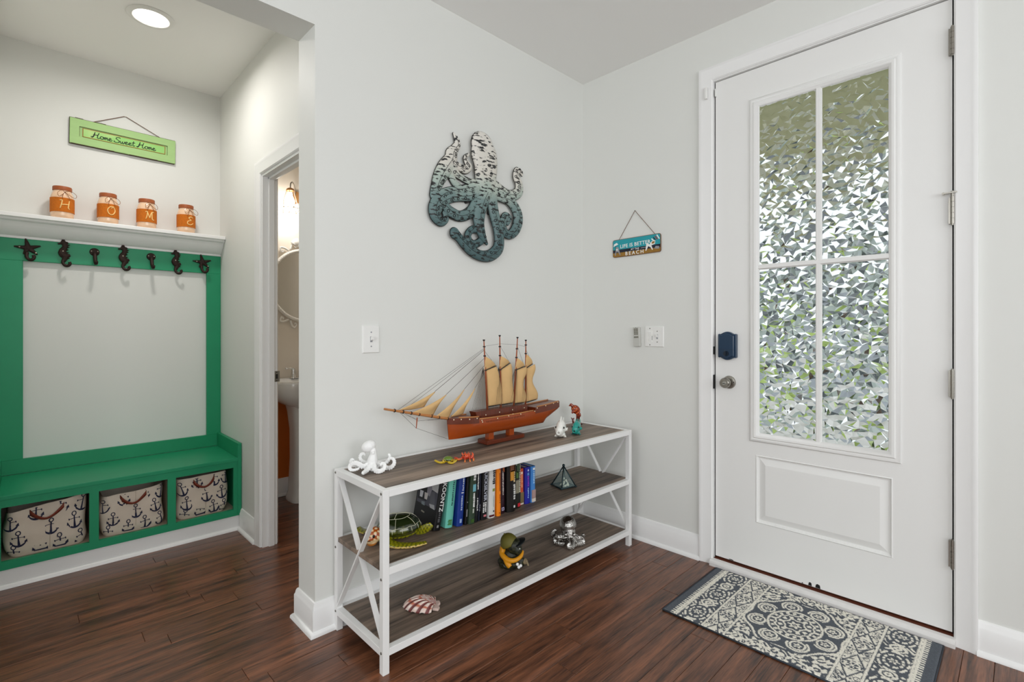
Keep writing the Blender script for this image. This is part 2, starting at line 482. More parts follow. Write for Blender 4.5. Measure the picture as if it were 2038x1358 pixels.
MB().box(-1.556, -1.526, 0.278, 0.972, 2.025, 2.037).build('door_stop', 'trim_paint', t2, bevel=0.002)
sp = MB().box(-1.524, -1.496, 0.9705, 0.972, 0.905, 0.965).build('strike_plate', 'nickel', t2)
MB().box(-1.517, -1.506, 0.9700, 0.9706, 0.922, 0.948).build('latch_hole', 'dark_slot', sp)
for z in (0.912, 0.958):
    MB().cyl((-1.5115, 0.9708, z), (-1.5115, 0.9698, z), 0.003, n=10).build('screw', 'dark_slot', sp)

# ------------------------------------------------------------------ entry door
d1 = tag(thing('door_1', None, None), 'white entry door with textured glass and a raised lower panel', 'door', kind='structure')
M('door_paint', (237, 237, 235), 0.38, spec=0.45)
FX = 0.014; BX = 0.058                      # inner and outer face of the slab
GY0, GY1, GZ0, GZ1 = -1.047, -1.558, 0.694, 2.276
PY0, PY1, PZ0, PZ1 = -1.016, -1.583, 0.262, 0.590
Z0, Z1 = 0.040, DT
gy0, gy1, gz0, gz1 = GY0 + 0.012, GY1 - 0.012, GZ0 - 0.012, GZ1 + 0.012
slab = MB()
slab.box(FX, BX, YL, gy0, Z0, Z1).box(FX, BX, gy1, YR, Z0, Z1).box(FX, BX, gy1, gy0, gz1, Z1)
slab.box(FX, BX, PY0, gy0, Z0, gz0).box(FX, BX, gy1, PY1, Z0, gz0) if False else None
slab.box(FX, BX, gy1, gy0, PZ1, gz0).box(FX, BX, gy1, gy0, Z0, PZ0)
slab.box(FX, BX, gy0, PY0, PZ0, PZ1) if PY0 < gy0 else None
slab.box(FX + 0.012, BX, gy1, gy0, PZ0, PZ1)
slab.build('slab', 'door_paint', d1)
# raised lower panel: recessed sloping margin then flat field
rp_ = MB()
def ring(y0, y1, z0, z1, x): return [(x, y0, z0), (x, y1, z0), (x, y1, z1), (x, y0, z1)]
def frustum(mb, rings):
    v = sum(rings, []); f = []
    for i in range(len(rings) - 1):
        f += [(i * 4 + k, i * 4 + (k + 1) % 4, i * 4 + 4 + (k + 1) % 4, i * 4 + 4 + k) for k in range(4)]
    n = len(rings) - 1
    f.append((n * 4, n * 4 + 1, n * 4 + 2, n * 4 + 3))
    return mb.add(v, f)
frustum(rp_, [ring(gy0, gy1, PZ0, PZ1, FX), ring(gy0 - .004, gy1 + .004, PZ0 + .004, PZ1 - .004, FX - 0.003), ring(gy0 - .010, gy1 + .010, PZ0 + .010, PZ1 - .010, FX + 0.008),
              ring(gy0 - .016, gy1 + .016, PZ0 + .016, PZ1 - .016, FX + 0.009), ring(gy0 - .044, gy1 + .044, PZ0 + .044, PZ1 - .044, FX - 0.001),
              ring(gy0 - .046, gy1 + .046, PZ0 + .046, PZ1 - .046, FX - 0.001)])
rp_.build('raised_panel', 'door_paint', d1)
# glazing bead
GB = [(0.004, 0), (0.040, 0), (0.040, 0.004), (0.036, 0.009), (0.028, 0.011), (0.022, 0.008), (0.018, 0.0135), (0.010, 0.0135), (0.006, 0.009), (0.0, 0.006), (-0.004, -0.006), (0.004, -0.008)]
sweep([(FX, GY0, GZ0), (FX, GY0, GZ1), (FX, GY1, GZ1), (FX, GY1, GZ0)], GB, (-1, 0, 0), True, closed=True).build('glazing_bead', 'door_paint', d1, smooth=50)
GMY, GMZ = 0.5 * (GY0 + GY1), 1.498
def muntin(p0, p1, up):
    p0 = Vector(p0); p1 = Vector(p1)
    m = MB().bar(p0, p1, 0.018, 0.018, up).bar(p0 + Vector((0.004, 0, 0)), p1 + Vector((0.004, 0, 0)), 0.026, 0.008, up)
    return m
muntin((FX + 0.004, GMY, GZ0 - .004), (FX + 0.004, GMY, GZ1 + .004), (1, 0, 0)).build('vertical_muntin', 'door_paint', d1, bevel=0.002)
muntin((FX + 0.0035, GY0 + .004, GMZ), (FX + 0.0035, GY1 - .004, GMZ), (1, 0, 0)).build('horizontal_muntin', 'door_paint', d1, bevel=0.002)
# four panes of faceted glass
M('faceted_glass', (250, 252, 251), 0.0, trans=1.0, ior=1.46, spec=0.35)
rg = random.Random(11)
def facet_pane(ya, yb, za, zb):
    """inner face broken into tilted facets, outer face flat"""
    cell = 0.0155
    ny = int(abs(yb - ya) / cell); nz = int((zb - za) / cell)
    v = []; f = []
    xin = FX + 0.0165; xo = FX + 0.030
    for j in range(nz + 1):
        for i in range(ny + 1):
            edge = i in (0, ny) or j in (0, nz)
            jy = 0 if i in (0, ny) else rg.uniform(-.52, .52); jz = 0 if j in (0, nz) else rg.uniform(-.52, .52)
            sh = 0.5 * (j % 2) if 0 < i < ny else 0
            y = ya + (yb - ya) * (i + jy + sh * 0.6) / ny; z = za + (zb - za) * (j + jz) / nz
            v.append((xin + (0 if edge else rg.uniform(-.0058, .0058)), y, z))
    w = ny + 1
    for j in range(nz):
        for i in range(ny):
            a, b, c, d = j * w + i, j * w + i + 1, (j + 1) * w + i + 1, (j + 1) * w + i
            if rg.random() < .5: f += [(a, b, c), (a, c, d)]
            else: f += [(a, b, d), (b, c, d)]
    o = len(v)
    per = [i for i in range(w)] + [j * w + ny for j in range(1, nz + 1)] + [nz * w + i for i in range(ny - 1, -1, -1)] + [j * w for j in range(nz - 1, 0, -1)]
    for q in per: v.append((xo, v[q][1], v[q][2]))
    n = len(per)
    f += [(per[k], per[(k + 1) % n], o + (k + 1) % n, o + k) for k in range(n)]
    f.append(tuple(range(o, o + n)))
    return MB().add(v, f)
for ya, yb in ((GY0 + .003, GMY), (GMY, GY1 - .003)):
    for za, zb in ((GZ0 - .003, GMZ), (GMZ, GZ1 + .003)):
        facet_pane(ya, yb, za, zb).build('glass_pane', 'faceted_glass', d1)
# hinges
for i, z in enumerate((2.293, 1.650, 0.990, 0.343)):
    h = MB()
    for k in range(5):
        z0 = z - 0.052 + k * 0.021
        h.cyl((-0.004, YR - 0.002, z0 + 0.0006), (-0.004, YR - 0.002, z0 + 0.0204), 0.0068, n=12)
    h.cyl((-0.004, YR - 0.002, z - 0.057), (-0.004, YR - 0.002, z + 0.0575), 0.0045, n=10)
    h.box(-0.0005, 0.013, YR - 0.004, YR + 0.010, z - 0.050, z + 0.050)
    hg = h.build('hinge', 'nickel', d1, smooth=40)
    if i == 1:
        MB().bar((-0.008, YR + 0.026, z + 0.066), (-0.008, YR - 0.016, z + 0.066), 0.012, 0.005, (0, 0, 1)).cyl((-0.004, YR - 0.002, z + 0.055), (-0.004, YR - 0.002, z + 0.072), 0.006, n=10)\
            .cyl((-0.012, YR + 0.024, z + 0.066), (-0.001, YR + 0.024, z + 0.066), 0.005, n=10).build('hinge_pin_stop', 'nickel', hg, smooth=40)
# worn chips at the foot of the door and the latch edge
ch = MB()
for y, w, hgt in ((-1.262, 0.014, 0.016), (-1.290, 0.020, 0.018), (-0.905, 0.024, 0.004), (-1.235, 0.006, 0.004)):
    ch.prism([(y, 0.041), (y - w, 0.041), (y - w * 0.9, 0.041 + hgt * .8), (y - w * .4, 0.041 + hgt), (y - w * .1, 0.041 + hgt * .7)], YZ, FX - 0.0006, FX + 0.001)
ch.build('paint_chips', 'gap_black', d1)
ch_ = bpy.data.objects['paint_chips']; ch_['kind'] = 'stuff'
for z0_, z1_ in ((0.895, 0.965), (1.07, 1.11)): MB().box(-0.0015, 0.018, YL + 0.0003, YL + 0.0058, z0_, z1_).build('latch_plate', 'gap_black', d1)
# deadbolt and knob
M('deadbolt_blue', (18, 50, 78), 0.3, spec=0.5, coat=0.3)
M('deadbolt_dark', (14, 30, 46), 0.4)
db = thing('deadbolt', 'dark blue electronic deadbolt', None, (FX, -0.9045, 1.115)); db.parent = d1
def cap_outline(w, h, arch):
    pts = []
    for i in range(9):
        t = i / 8; pts.append((w * (1 - 2 * t) * 0.72, h + arch * math.sin(PI * t)))
    out = [(w, h - 0.002), (w * 0.93, h + 0.002)] + pts + [(-w * 0.93, h + 0.002), (-w, h - 0.002)]
    low = [(x, -y) for x, y in reversed(out)]
    return out + low
DB = lambda u, w, d: (d, -u, w)
MB().prism(cap_outline(0.0455, 0.058, 0.013), DB, 0, -0.020).build('housing', 'deadbolt_blue', db, bevel=0.004, seg=3)
MB().prism(cap_outline(0.037, 0.052, 0.011), DB, -0.020, -0.030).build('cover', 'deadbolt_blue', db, bevel=0.004, seg=3)
MB().box(-0.0306, -0.0300, -0.037, 0.037, -0.0185, -0.0172).build('seam', 'deadbolt_dark', db)
th_ = MB().cyl((-0.030, 0.0, -0.038), (-0.034, 0.0, -0.038), 0.013, n=20).bar((-0.038, 0, -0.050), (-0.038, 0, -0.026), 0.006, 0.010, (1, 0, 0))
th_.build('thumb_turn', 'deadbolt_dark', db)
kn = thing('door_knob', 'satin nickel knob', None, (FX, -0.908, 0.932)); kn.parent = d1
mx = Matrix.Rotation(R(-90), 4, 'Y').to_3x3()
MB().lathe([(0.0325, 0), (0.0325, 0.003), (0.030, 0.007), (0.020, 0.009), (0.0, 0.009)], 28, mtx=mx).build('rosette', 'nickel', kn, smooth=40)
MB().lathe([(0.011, 0.008), (0.011, 0.026), (0.018, 0.032), (0.0245, 0.042), (0.0262, 0.052), (0.0245, 0.060), (0.020, 0.064), (0.0, 0.0645)], 28, mtx=mx).build('knob', 'nickel', kn, smooth=40)
MB().cyl((-0.064, 0, 0), (-0.067, 0, 0), 0.009, n=16).build('lock_button', 'chrome', kn)
MB().box(-0.0676, -0.067, -0.006, 0.006, -0.0035, -0.0005).build('slot', 'dark_slot', kn)
MB().cyl((-0.0075, -0.025, 0.002), (-0.010, -0.025, 0.002), 0.0028, n=8).build('screw', 'dark_slot', kn)
# contact sensor at the top latch corner
M('plastic_white', (236, 236, 233), 0.4)
sn = thing('door_sensor', 'small white two-piece alarm contact at the top of the entry door', 'sensor', (0, -0.80, 2.405))
MB().box(-0.034, -0.018, -0.013, 0.0, -0.03, 0.03).build('magnet', 'plastic_white', sn, bevel=0.003)
MB().box(-0.002, 0.0145, -0.046, -0.041, -0.02, 0.02).build('contact', 'plastic_white', sn, bevel=0.002)
# ------------------------------------------------------------------ the front yard seen through the faceted glass
M('porch_ceiling_paint', (196, 190, 160), 0.7)
M('concrete', (200, 198, 192), 0.85, var=0.08, vscale=3)
M('lawn_green', (156, 178, 86), 0.9, var=0.25, vscale=2.5, detail=6)
M('asphalt', (150, 155, 160), 0.9, var=0.1, vscale=6)
M('siding', (196, 202, 210), 0.7, var=0.05)
M('roof_shingle', (120, 124, 132), 0.9, var=0.15, vscale=8)
M('leaf_green', (96, 120, 52), 0.8, var=0.4, vscale=7)
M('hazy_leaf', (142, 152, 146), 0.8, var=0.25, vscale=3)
M('bark', (92, 74, 58), 0.9)
M('window_dark', (70, 80, 90), 0.15)
struct('porch_ceiling', MB().box(0.15, 2.0, -4.0, 1.6, 2.62, 2.70), 'porch_ceiling_paint', 'beige porch ceiling outside the entry door', 'porch ceiling')
struct('porch_floor', MB().box(0.15, 1.9, -4.0, 1.6, -0.16, -0.02), 'concrete', 'pale concrete porch slab outside the entry door', 'porch')
struct('lawn', MB().box(1.9, 7.5, -14, 16, -0.5, -0.16), 'lawn_green', 'green front lawn seen through the door glass', 'lawn')
struct('front_path', MB().box(1.9, 7.5, -1.3, 0.9, -0.3, -0.15), 'concrete', 'pale concrete walk across the front lawn', 'path')
struct('street', MB().box(7.5, 14.5, -24, 30, -0.5, -0.22), 'asphalt', 'grey street beyond the front lawn', 'street')
struct('verge', MB().box(14.5, 40, -24, 40, -0.5, -0.16), 'lawn_green', 'grass across the street', 'lawn')
pp = thing('porch_post', 'white square porch post outside the door', 'post', (1.82, -2.9, -0.02))
MB().box(-0.07, 0.07, -0.07, 0.07, 0.0, 2.64).build('shaft', 'trim_paint', pp)
MB().box(-0.10, 0.10, -0.10, 0.10, 0.0, 0.14).build('plinth', 'trim_paint', pp)
hs = thing('neighbour_house', 'grey sided house across the street', 'house', (20, 3.0, -0.16))
MB().box(0, 7, -5, 5, 0, 3.4).build('siding', 'siding', hs)
MB().prism([(-5.5, 3.4), (5.5, 3.4), (0, 6.2)], lambda u, w, d: (d, u, w), -0.4, 7.4).build('roof', 'roof_shingle', hs)
for y in (-3.2, 2.6):
    w_ = MB().box(-0.04, 0.02, y - .7, y + .7, 1.0, 2.5).build('window', 'trim_paint', hs)
    MB().box(-0.05, -0.03, y - .6, y + .6, 1.1, 2.4).build('pane', 'window_dark', w_)
dr_ = MB().box(-0.04, 0.02, -0.5, 0.5, 0.1, 2.2).build('door', 'window_dark', hs)
rb = random.Random(5)
for n_, (x, y, s_, lab) in enumerate(((3.0, 1.6, 0.42, 'low round shrub beside the porch nearest the path'), (3.4, -1.9, 0.5, 'taller round shrub on the lawn beside the porch post'))):
    sh = thing('shrub', lab, 'shrub', (x, y, -0.16), group='shrubs in the front yard')
    m_ = MB()
    for k in range(26):
        t = rb.uniform(0, 2 * PI); z = rb.uniform(0.1, 1.0); r_ = s_ * math.sqrt(max(0.05, 1 - (z - .35) ** 2 * 1.6)) * .75
        m_.ell((math.cos(t) * r_, math.sin(t) * r_, z * s_ * 1.2), (s_ * .3, s_ * .3, s_ * .26), nu=8, nv=6)
    m_.build('foliage', 'leaf_green', sh)
    MB().cyl((0, 0, -0.02), (0, 0, s_ * .7), 0.03, 0.02, n=8).build('stem', 'bark', sh)

struct('porch_beam', MB().box(1.84, 2.0, -4.0, 1.6, 2.40, 2.62), 'trim_paint', 'white beam along the front of the porch ceiling', 'beam')
for n_, (x, y, h_, s_, lab) in enumerate(((15.5, 8.5, 5.2, 1.7, 'street tree with a wide crown left of the grey house'), (13.6, 0.6, 4.4, 1.3, 'slim street tree in front of the grey house'), (16.5, -3.6, 5.6, 1.8, 'tall street tree at the corner of the grey house'))):
    tr = thing('street_tree', lab, 'tree', (x, y, -0.20), group='trees across the street')
    MB().tube([(0, 0, 0), (.05, 0, h_ * .3), (0, .05, h_ * .62)], [.16, .12, .07], 10).build('trunk', 'bark', tr, smooth=True)
    m_ = MB()
    for k in range(30):
        t = rb.uniform(0, 2 * PI); q_ = rb.uniform(0, 1); r_ = s_ * math.sin(PI * (.15 + .8 * q_)) * rb.uniform(.3, .95)
        m_.ell((math.cos(t) * r_, math.sin(t) * r_, h_ * (.42 + .5 * q_)), (s_ * .38, s_ * .38, s_ * .32), nu=8, nv=6)
    m_.build('crown', 'hazy_leaf', tr)
# ------------------------------------------------------------------ mudroom: bench, panel frame, crown shelf
M('green_paint', (30, 146, 102), 0.42, var=0.10, vscale=5, spec=0.45)
M('cubby_beige', (196, 180, 160), 0.6)
BF, BK = 1.335, 1.765
bn = thing('storage_bench', 'green built-in bench with three basket cubbies', 'bench', (0, 0, 0))
MB().box(-2.625, -1.588, BF + 0.012, BK + 0.014, 0.0, 0.088).build('toe_board', 'trim_paint', bn)
sweep([(-2.625, BF + .012, 0), (-1.588, BF + .012, 0)], [(0, 0), (0.016, 0), (0.014, 0.010), (0.006, 0.018), (0, 0.02)], (0, 0, 1)).build('shoe_moulding', 'trim_paint', bn, smooth=40)
MB().box(-2.605, -1.608, BF - 0.004, BK + 0.013, 0.411, 0.431).build('seat', 'green_paint', bn, bevel=0.002)
for x0, x1 in ((-2.6255, -2.605), (-1.608, -1.5875)):
    MB().box(x0, x1, BF - 0.004, BK + 0.013, 0.088, 0.517).build('end_panel', 'green_paint', bn, bevel=0.002)
MB().box(-2.605, -1.608, BF, BF + 0.02, 0.088, 0.126).build('bottom_rail', 'green_paint', bn)
MB().box(-2.605, -1.608, BF, BF + 0.02, 0.376, 0.411).build('top_rail', 'green_paint', bn)
for x0, x1 in ((-2.605, -2.597), (-2.286, -2.249), (-1.957, -1.919), (-1.630, -1.608)):
    MB().box(x0, x1, BF, BF + 0.0195, 0.126, 0.376).build('stile', 'green_paint', bn)
for x0, x1 in ((-2.276, -2.259), (-1.947, -1.929)):
    MB().box(x0, x1, BF + 0.02, BK, 0.118, 0.411).build('divider', 'cubby_beige', bn)
MB().box(-2.605, -1.608, BF + 0.0205, BK, 0.100, 0.118).build('cubby_floor', 'cubby_beige', bn)
MB().box(-2.605, -1.608, BK, BK + 0.012, 0.118, 0.411).build('cubby_back', 'cubby_beige', bn)

pf = thing('coat_rack_frame', 'green painted board frame on the wall above the bench', 'coat rack', (0, 0, 0))
MB().box(-2.64, -1.586, 1.779, 1.80, 1.563, 1.6795).build('top_rail', 'green_paint', pf, bevel=0.0015)
MB().box(-2.64, -1.586, 1.7795, 1.80, 0.4315, 0.508).build('bottom_rail', 'green_paint', pf, bevel=0.0015)
MB().box(-2.64, -2.524, 1.779, 1.80, 0.508, 1.563).build('stile', 'green_paint', pf, bevel=0.0015)
MB().box(-1.667, -1.586, 1.779, 1.80, 0.508, 1.563).build('stile', 'green_paint', pf, bevel=0.0015)

cs = thing('crown_shelf', 'white crown-moulded shelf carrying the four jars', 'shelf', (0, 0, 0))
MB().prism([(1.80, 1.680), (1.778, 1.680), (1.776, 1.692), (1.769, 1.695), (1.757, 1.702), (1.735, 1.722), (1.718, 1.742), (1.710, 1.756), (1.704, 1.760), (1.690, 1.765), (1.684, 1.776), (1.80, 1.776)],
           lambda u, w, d: (d, u, w), -2.64, -1.586).build('crown', 'trim_paint', cs, smooth=30)
MB().box(-2.64, -1.586, 1.664, 1.80, 1.776, 1.798).build('board', 'trim_paint', cs, bevel=0.003)

# ------------------------------------------------------------------ recessed light (lamp sits in its own builder)
M('lamp_lens', (255, 247, 236), 0.5, emit=14.0)
rl = thing('recessed_light', 'round recessed light glowing in the mudroom ceiling', 'ceiling light', (-2.072, 1.068, CEIL))
MB().lathe([(0.072, 0.0), (0.098, 0.0), (0.099, -0.003), (0.094, -0.007), (0.076, -0.009), (0.072, -0.006), (0.072, 0)], 40).build('trim_ring', 'plastic_white', rl, smooth=40)
MB().lathe([(0.0, -0.0045), (0.073, -0.0045), (0.073, -0.001), (0, -0.001)], 40).build('lens', 'lamp_lens', rl)
dl = area('recessed_light_lamp', (-2.072, 1.068, CEIL - 0.011), (0, 0, 0), 0.14, 0.14, 6.8, (1.0, 0.955, 0.91), 'DISK', 168); 

# ------------------------------------------------------------------ baskets in the cubbies
M('canvas', (214, 200, 184), 0.75, var=0.10, vscale=9, bump=0.12, bscale=300)
M('anchor_navy', (24, 27, 58), 0.7)
M('leather_strap', (116, 44, 24), 0.5, var=0.2, vscale=30)
M('seam_thread', (170, 152, 134), 0.8)
ANCHOR = None
def anchor_strokes(cx, cz, s, rot):
    """strokes and dots of an anchor, unit height 1, in cloth coordinates"""
    out = []
    def T(p):
        x, y = p; c, q = math.cos(rot), math.sin(rot)
        return (cx + s * (x * c - y * q), cz + s * (x * q + y * c))
    circ = [(0.12 * math.cos(a), 0.40 + 0.12 * math.sin(a)) for a in [2 * PI * k / 12 for k in range(13)]]
    out.append(([T(p) for p in circ], [0.026 * s] * 13))
    out.append(([T((0, 0.28)), T((0, 0.0)), T((0, -0.40))], [0.030 * s, 0.034 * s, 0.062 * s]))
    out.append(([T((-0.30, 0.10)), T((0, 0.14)), T((0.30, 0.10))], [0.018 * s] * 3))
    for q in (-1, 1):
        out.append(([T((q * 0.30 - 0.03, 0.10)), T((q * 0.30 + 0.03, 0.10))], [0.056 * s] * 2))
    arc = [(0.40 * math.sin(a), -0.04 - 0.41 * math.cos(a)) for a in [R(-68 + 136 * k / 10) for k in range(11)]]
    out.append(([T(p) for p in arc], [(0.020 + 0.040 * math.sin(PI * k / 10)) * s for k in range(11)]))
    for q in (-1, 1):
        out.append(([T((q * 0.35, -0.24)), T((q * 0.42, -0.06))], [0.085 * s, 0.005 * s]))
    return out
def basket(x0, x1, label, lean, seed, hw, top_dip):
    rb_ = random.Random(seed)
    w = x1 - x0; cx = (x0 + x1) / 2
    b = thing('anchor_basket', label, 'basket', (cx, BF + 0.03, 0.119), group='anchor print baskets in the bench')
    W, D, H = w * 0.5, 0.30, hw
    ph = [rb_.uniform(0, 6.28) for _ in range(8)]
    def shape(u, v):
        """u around the perimeter (0..1, front first), v up; rounded box with slumped cloth"""
        a = 2 * PI * u
        e = 0.30
        c_, s_ = math.cos(a), math.sin(a)
        x = W * (abs(c_) ** e) * (1 if c_ > 0 else -1); y = D / 2 * (abs(s_) ** e) * (1 if s_ > 0 else -1)
        bul = 1 - 0.10 * (1 - min(1, v / 0.22)) ** 2 - 0.03 * v + 0.02 * math.sin(PI * v)
        x *= bul; y *= bul
        wr = 0.0035 * math.sin(9 * x / W + 6 * v + ph[0]) + 0.003 * math.sin(17 * v + 4 * x / W + ph[1]) + 0.0045 * math.sin(5.0 * x / W - 9 * v + ph[2])
        y += wr * (1 if s_ < 0 else -1) * min(1, v * 4)
        x += 0.005 * math.sin(7 * v + ph[3]) * abs(c_)
        z = H * v - (top_dip * (v ** 3) * (0.5 - 0.5 * x / W)) + lean * (v ** 2) * x
        return Vector((x, y + D / 2 + 0.002, z + 0.001))
    m = MB()
    NU, NV = 64, 16
    m.surf(lambda u, v: shape(u, v), NU, NV, closed_u=True)
    m.add([shape(i / NU, 0) for i in range(NU)], [tuple(range(NU))])
    def inner(u, v):
        p = shape(u, 1 - 0.5 * v); c0 = Vector((0, D / 2, p.z))
        return c0 + (p - c0) * 0.97
    m.surf(inner, NU, 6, closed_u=True)
    m.build('cloth', 'canvas', b, smooth=True)
    def front(sx, tz, off):
        """point on the front face: sx in -1..1 across, tz in 0..1 up"""
        c_ = max(-1, min(1, sx)); a = math.acos(max(-1, min(1, math.copysign(abs(c_) ** (1 / 0.30), c_))))
        p = shape(1 - a / (2 * PI), max(0.0, min(1.0, tz)))
        p2 = shape(1 - a / (2 * PI), max(0.0, min(1.0, tz + 0.02))); 
        return Vector((p.x, p.y - off, p.z))
    spots = [(-0.62, 0.40, 0.0), (0.10, 0.50, 0.05), (0.68, 0.52, 0.1), (-0.30, 0.86, 0.05), (0.38, 0.88, 0.0), (-0.15, 0.16, -0.1), (0.36, 0.18, 0.15), (-0.86, 0.74, 0.2), (0.90, 0.84, -0.2), (-0.76, 0.08, -0.15), (0.86, 0.17, 0.2)]
    for sx, tz, rt in spots:
        sx += rb_.uniform(-.04, .04); tz += rb_.uniform(-.02, .02)
        an = MB()
        hh = 0.265
        for pts, rad in anchor_strokes(sx, tz, 1.0, rt + rb_.uniform(-.08, .08)):
            P2 = [(sx + (p[0] - sx) * hh * H / W * 1.05, tz + (p[1] - tz) * hh * 1.25) for p in pts]
            P2 = [p for p in P2 if abs(p[0]) < 0.985 and 0.045 < p[1] < 0.985]
            if len(P2) < 2: continue
            rr = [r_ * hh * H * 1.25 for r_ in rad[:len(P2)]]
            v = []; f = []
            dense = []
            for i in range(len(P2) - 1):
                for q in range(4):
                    t = q / 4; dense.append((P2[i][0] * (1 - t) + P2[i + 1][0] * t, P2[i][1] * (1 - t) + P2[i + 1][1] * t, rr[i] * (1 - t) + rr[i + 1] * t))
            dense.append((P2[-1][0], P2[-1][1], rr[-1]))
            pp_ = [front(a, b_, 0.0012) for a, b_, _ in dense]
            for i, p in enumerate(pp_):
                t = pp_[min(i + 1, len(pp_) - 1)] - pp_[max(i - 1, 0)]
                nrm = Vector((-t.z, 0, t.x)); nrm = nrm.normalized() if nrm.length > 1e-9 else Vector((1, 0, 0))
                r_ = dense[i][2]
                v += [p + nrm * r_, p - nrm * r_]
            f = [(2 * i, 2 * i + 1, 2 * i + 3, 2 * i + 2) for i in range(len(pp_) - 1)]
            an.add(v, f)
        an.build('anchor_print', 'anchor_navy', b)
    # leather handle: a drooping strap
    st = []
    for k in range(13):
        t = k / 12
        p = front(-0.42 + 0.84 * t, 0.90 - 0.17 * math.sin(PI * t) ** 0.8, 0.004 + 0.022 * math.sin(PI * t))
        st.append(p)
    v = []; f = []
    for k, p in enumerate(st):
        hgt = 0.013 - 0.008 * math.sin(PI * k / 12)
        v += [p + Vector((0, 0.0, hgt)), p + Vector((0, 0.004 * math.sin(PI * k / 12), -hgt))]
    f = [(2 * k, 2 * k + 1, 2 * k + 3, 2 * k + 2) for k in range(12)]
    ho = MB().add(v, f).build('leather_handle', 'leather_strap', b, smooth=True)
    sd = ho.modifiers.new('thick', 'SOLIDIFY'); sd.thickness = 0.003
    MB().tube([front(0.07, t, 0.0006) for t in [i / 14 for i in range(1, 15)]], 0.0007, 5).build('seam', 'seam_thread', b)
    return b
basket(-2.590, -2.292, 'anchor print canvas basket in the bench cubby farthest from the bathroom doorway', 0.10, 1, 0.236, 0.010)
basket(-2.242, -1.966, 'anchor print canvas basket in the middle bench cubby', 0.02, 2, 0.222, 0.012)
basket(-1.908, -1.645, 'anchor print canvas basket in the bench cubby beside the bathroom doorway', 0.0, 3, 0.238, 0.010)
# ------------------------------------------------------------------ white metal bookshelf with weathered boards
M('white_metal', (238, 238, 237), 0.4, spec=0.45)
wood('grey_board', (56, 48, 42), (152, 132, 115), 0.5, 0.9, 15.0, perobj=True, bump=0.08, knots=0.25, lo=0.37, hi=0.63, dist=0.1)
M('bolt_steel', (120, 116, 110), 0.35, metal=1.0)
SX0, SX1 = -1.634, -0.104          # outer ends
SH = 0.640                         # top
SD = 0.388                         # depth
sh = thing('bookshelf', 'long white metal bookshelf with grey-brown boards and cross-braced ends', 'bookshelf', (SX0, -0.014, 0), (0, 0, R(-0.75)))
LN = SX1 - SX0; q = 0.025
for x in (0, LN - q):
    for y in (-SD, -q):
        MB().box(x, x + q, y, y + q, 0, SH).build('post', 'white_metal', sh, bevel=0.0015)
rails = {'top': (0.614, SH), 'middle': (0.343, 0.369), 'bottom': (0.062, 0.088)}
for k, (z0, z1) in rails.items():
    for y0 in (-SD, -q):
        MB().box(q, LN - q, y0, y0 + q, z0, z1).build('long_rail', 'white_metal', sh, bevel=0.0012)
    if k != 'middle':
        for x in (0, LN - q):
            MB().box(x, x + q, -SD + q, -q, z0, z1).build('end_rail', 'white_metal', sh, bevel=0.0012)
    bz = {'top': (0.622, 0.638), 'middle': (0.353, 0.3705), 'bottom': (0.070, 0.0895)}[k]
    x0 = q if k != 'middle' else 0.004
    MB().box(x0 + .0005, LN - x0 - .0005, -SD + q + .0005, -q - .0005, *bz).build('shelf_board', 'grey_board', sh, bevel=0.001)
for x in (q * .5, LN - q * .5):
    ya, yb = -SD + q * .8, -q * .8
    MB().bar((x - .004, ya, 0.610), (x - .004, yb, 0.092), 0.006, 0.019, (1, 0, 0)).build('brace', 'white_metal', sh)
    MB().bar((x + .004, yb, 0.610), (x + .004, ya, 0.092), 0.006, 0.019, (1, 0, 0)).build('brace', 'white_metal', sh)
for x, s_ in ((0, -1), (LN, 1)):
    for y in (-SD + q / 2, -q / 2):
        for z in (0.627, 0.330, 0.075):
            MB().ell((x + s_ * 0.0005, y, z), (0.0025, 0.0048, 0.0048), nu=10, nv=6).build('bolt', 'bolt_steel', sh, smooth=True)
bpy.context.view_layer.update()

# ------------------------------------------------------------------ model sailing ship
M('hull_wood', (156, 64, 8), 0.3, var=0.18, vscale=3, stretch=(1, 6, 14), coat=0.4)
M('hull_red', (100, 40, 16), 0.35, var=0.25, vscale=3, stretch=(1, 6, 14), coat=0.3)
M('spar_wood', (184, 122, 70), 0.4, var=0.2, vscale=30)
M('mast_wood', (160, 84, 50), 0.4, var=0.15, vscale=20)
M('sail_cloth', (214, 176, 122), 0.85, var=0.16, vscale=14)
M('rigging', (54, 46, 42), 0.8)
M('iron_black', (26, 22, 22), 0.5)
M('brass', (246, 232, 200), 0.3)
SY, TZ = -0.107, 0.640
sp_ = thing('model_ship', 'wooden four-masted model sailing ship with tan sails on a stand', 'model ship', (0, SY, TZ))
def zz(z): return z - TZ
# hull: sections along x
XB, XS = -1.143, -0.398
def hull_half(t):
    b = 0.046 * min(1.0, (t / 0.16)) ** 0.55
    if t > 0.84: b *= 1 - 0.22 * ((t - .84) / .16) ** 1.6
    return max(0.0012, b)
def sheer(t):            # top line of the main hull
    return zz(0.768) + 0.014 * (2 * t - 0.95) ** 2
def keel(t):
    k = zz(0.693)
    if t > 0.845: k = zz(0.706) + (zz(0.752) - zz(0.706)) * ((t - .845) / .155)
    return k
def hull_pt(t, s):
    """s from -1 port rail over the keel to +1"""
    x = XB + (XS - XB) * t
    a = abs(s); b = hull_half(t); z0, z1 = keel(t), sheer(t)
    yy = b * (1 - (1 - a) ** 2.6) ** 0.75
    z = z0 + (z1 - z0) * max(0, (a - 0.16) / 0.84) ** 1.05 if a > 0.16 else z0
    if t < 0.05: x += 0.010 * (1 - a) * (1 - t / 0.05)
    return (x, math.copysign(yy, s) if a > 1e-6 else 0, z)
hm = MB(); NT, NS = 44, 24
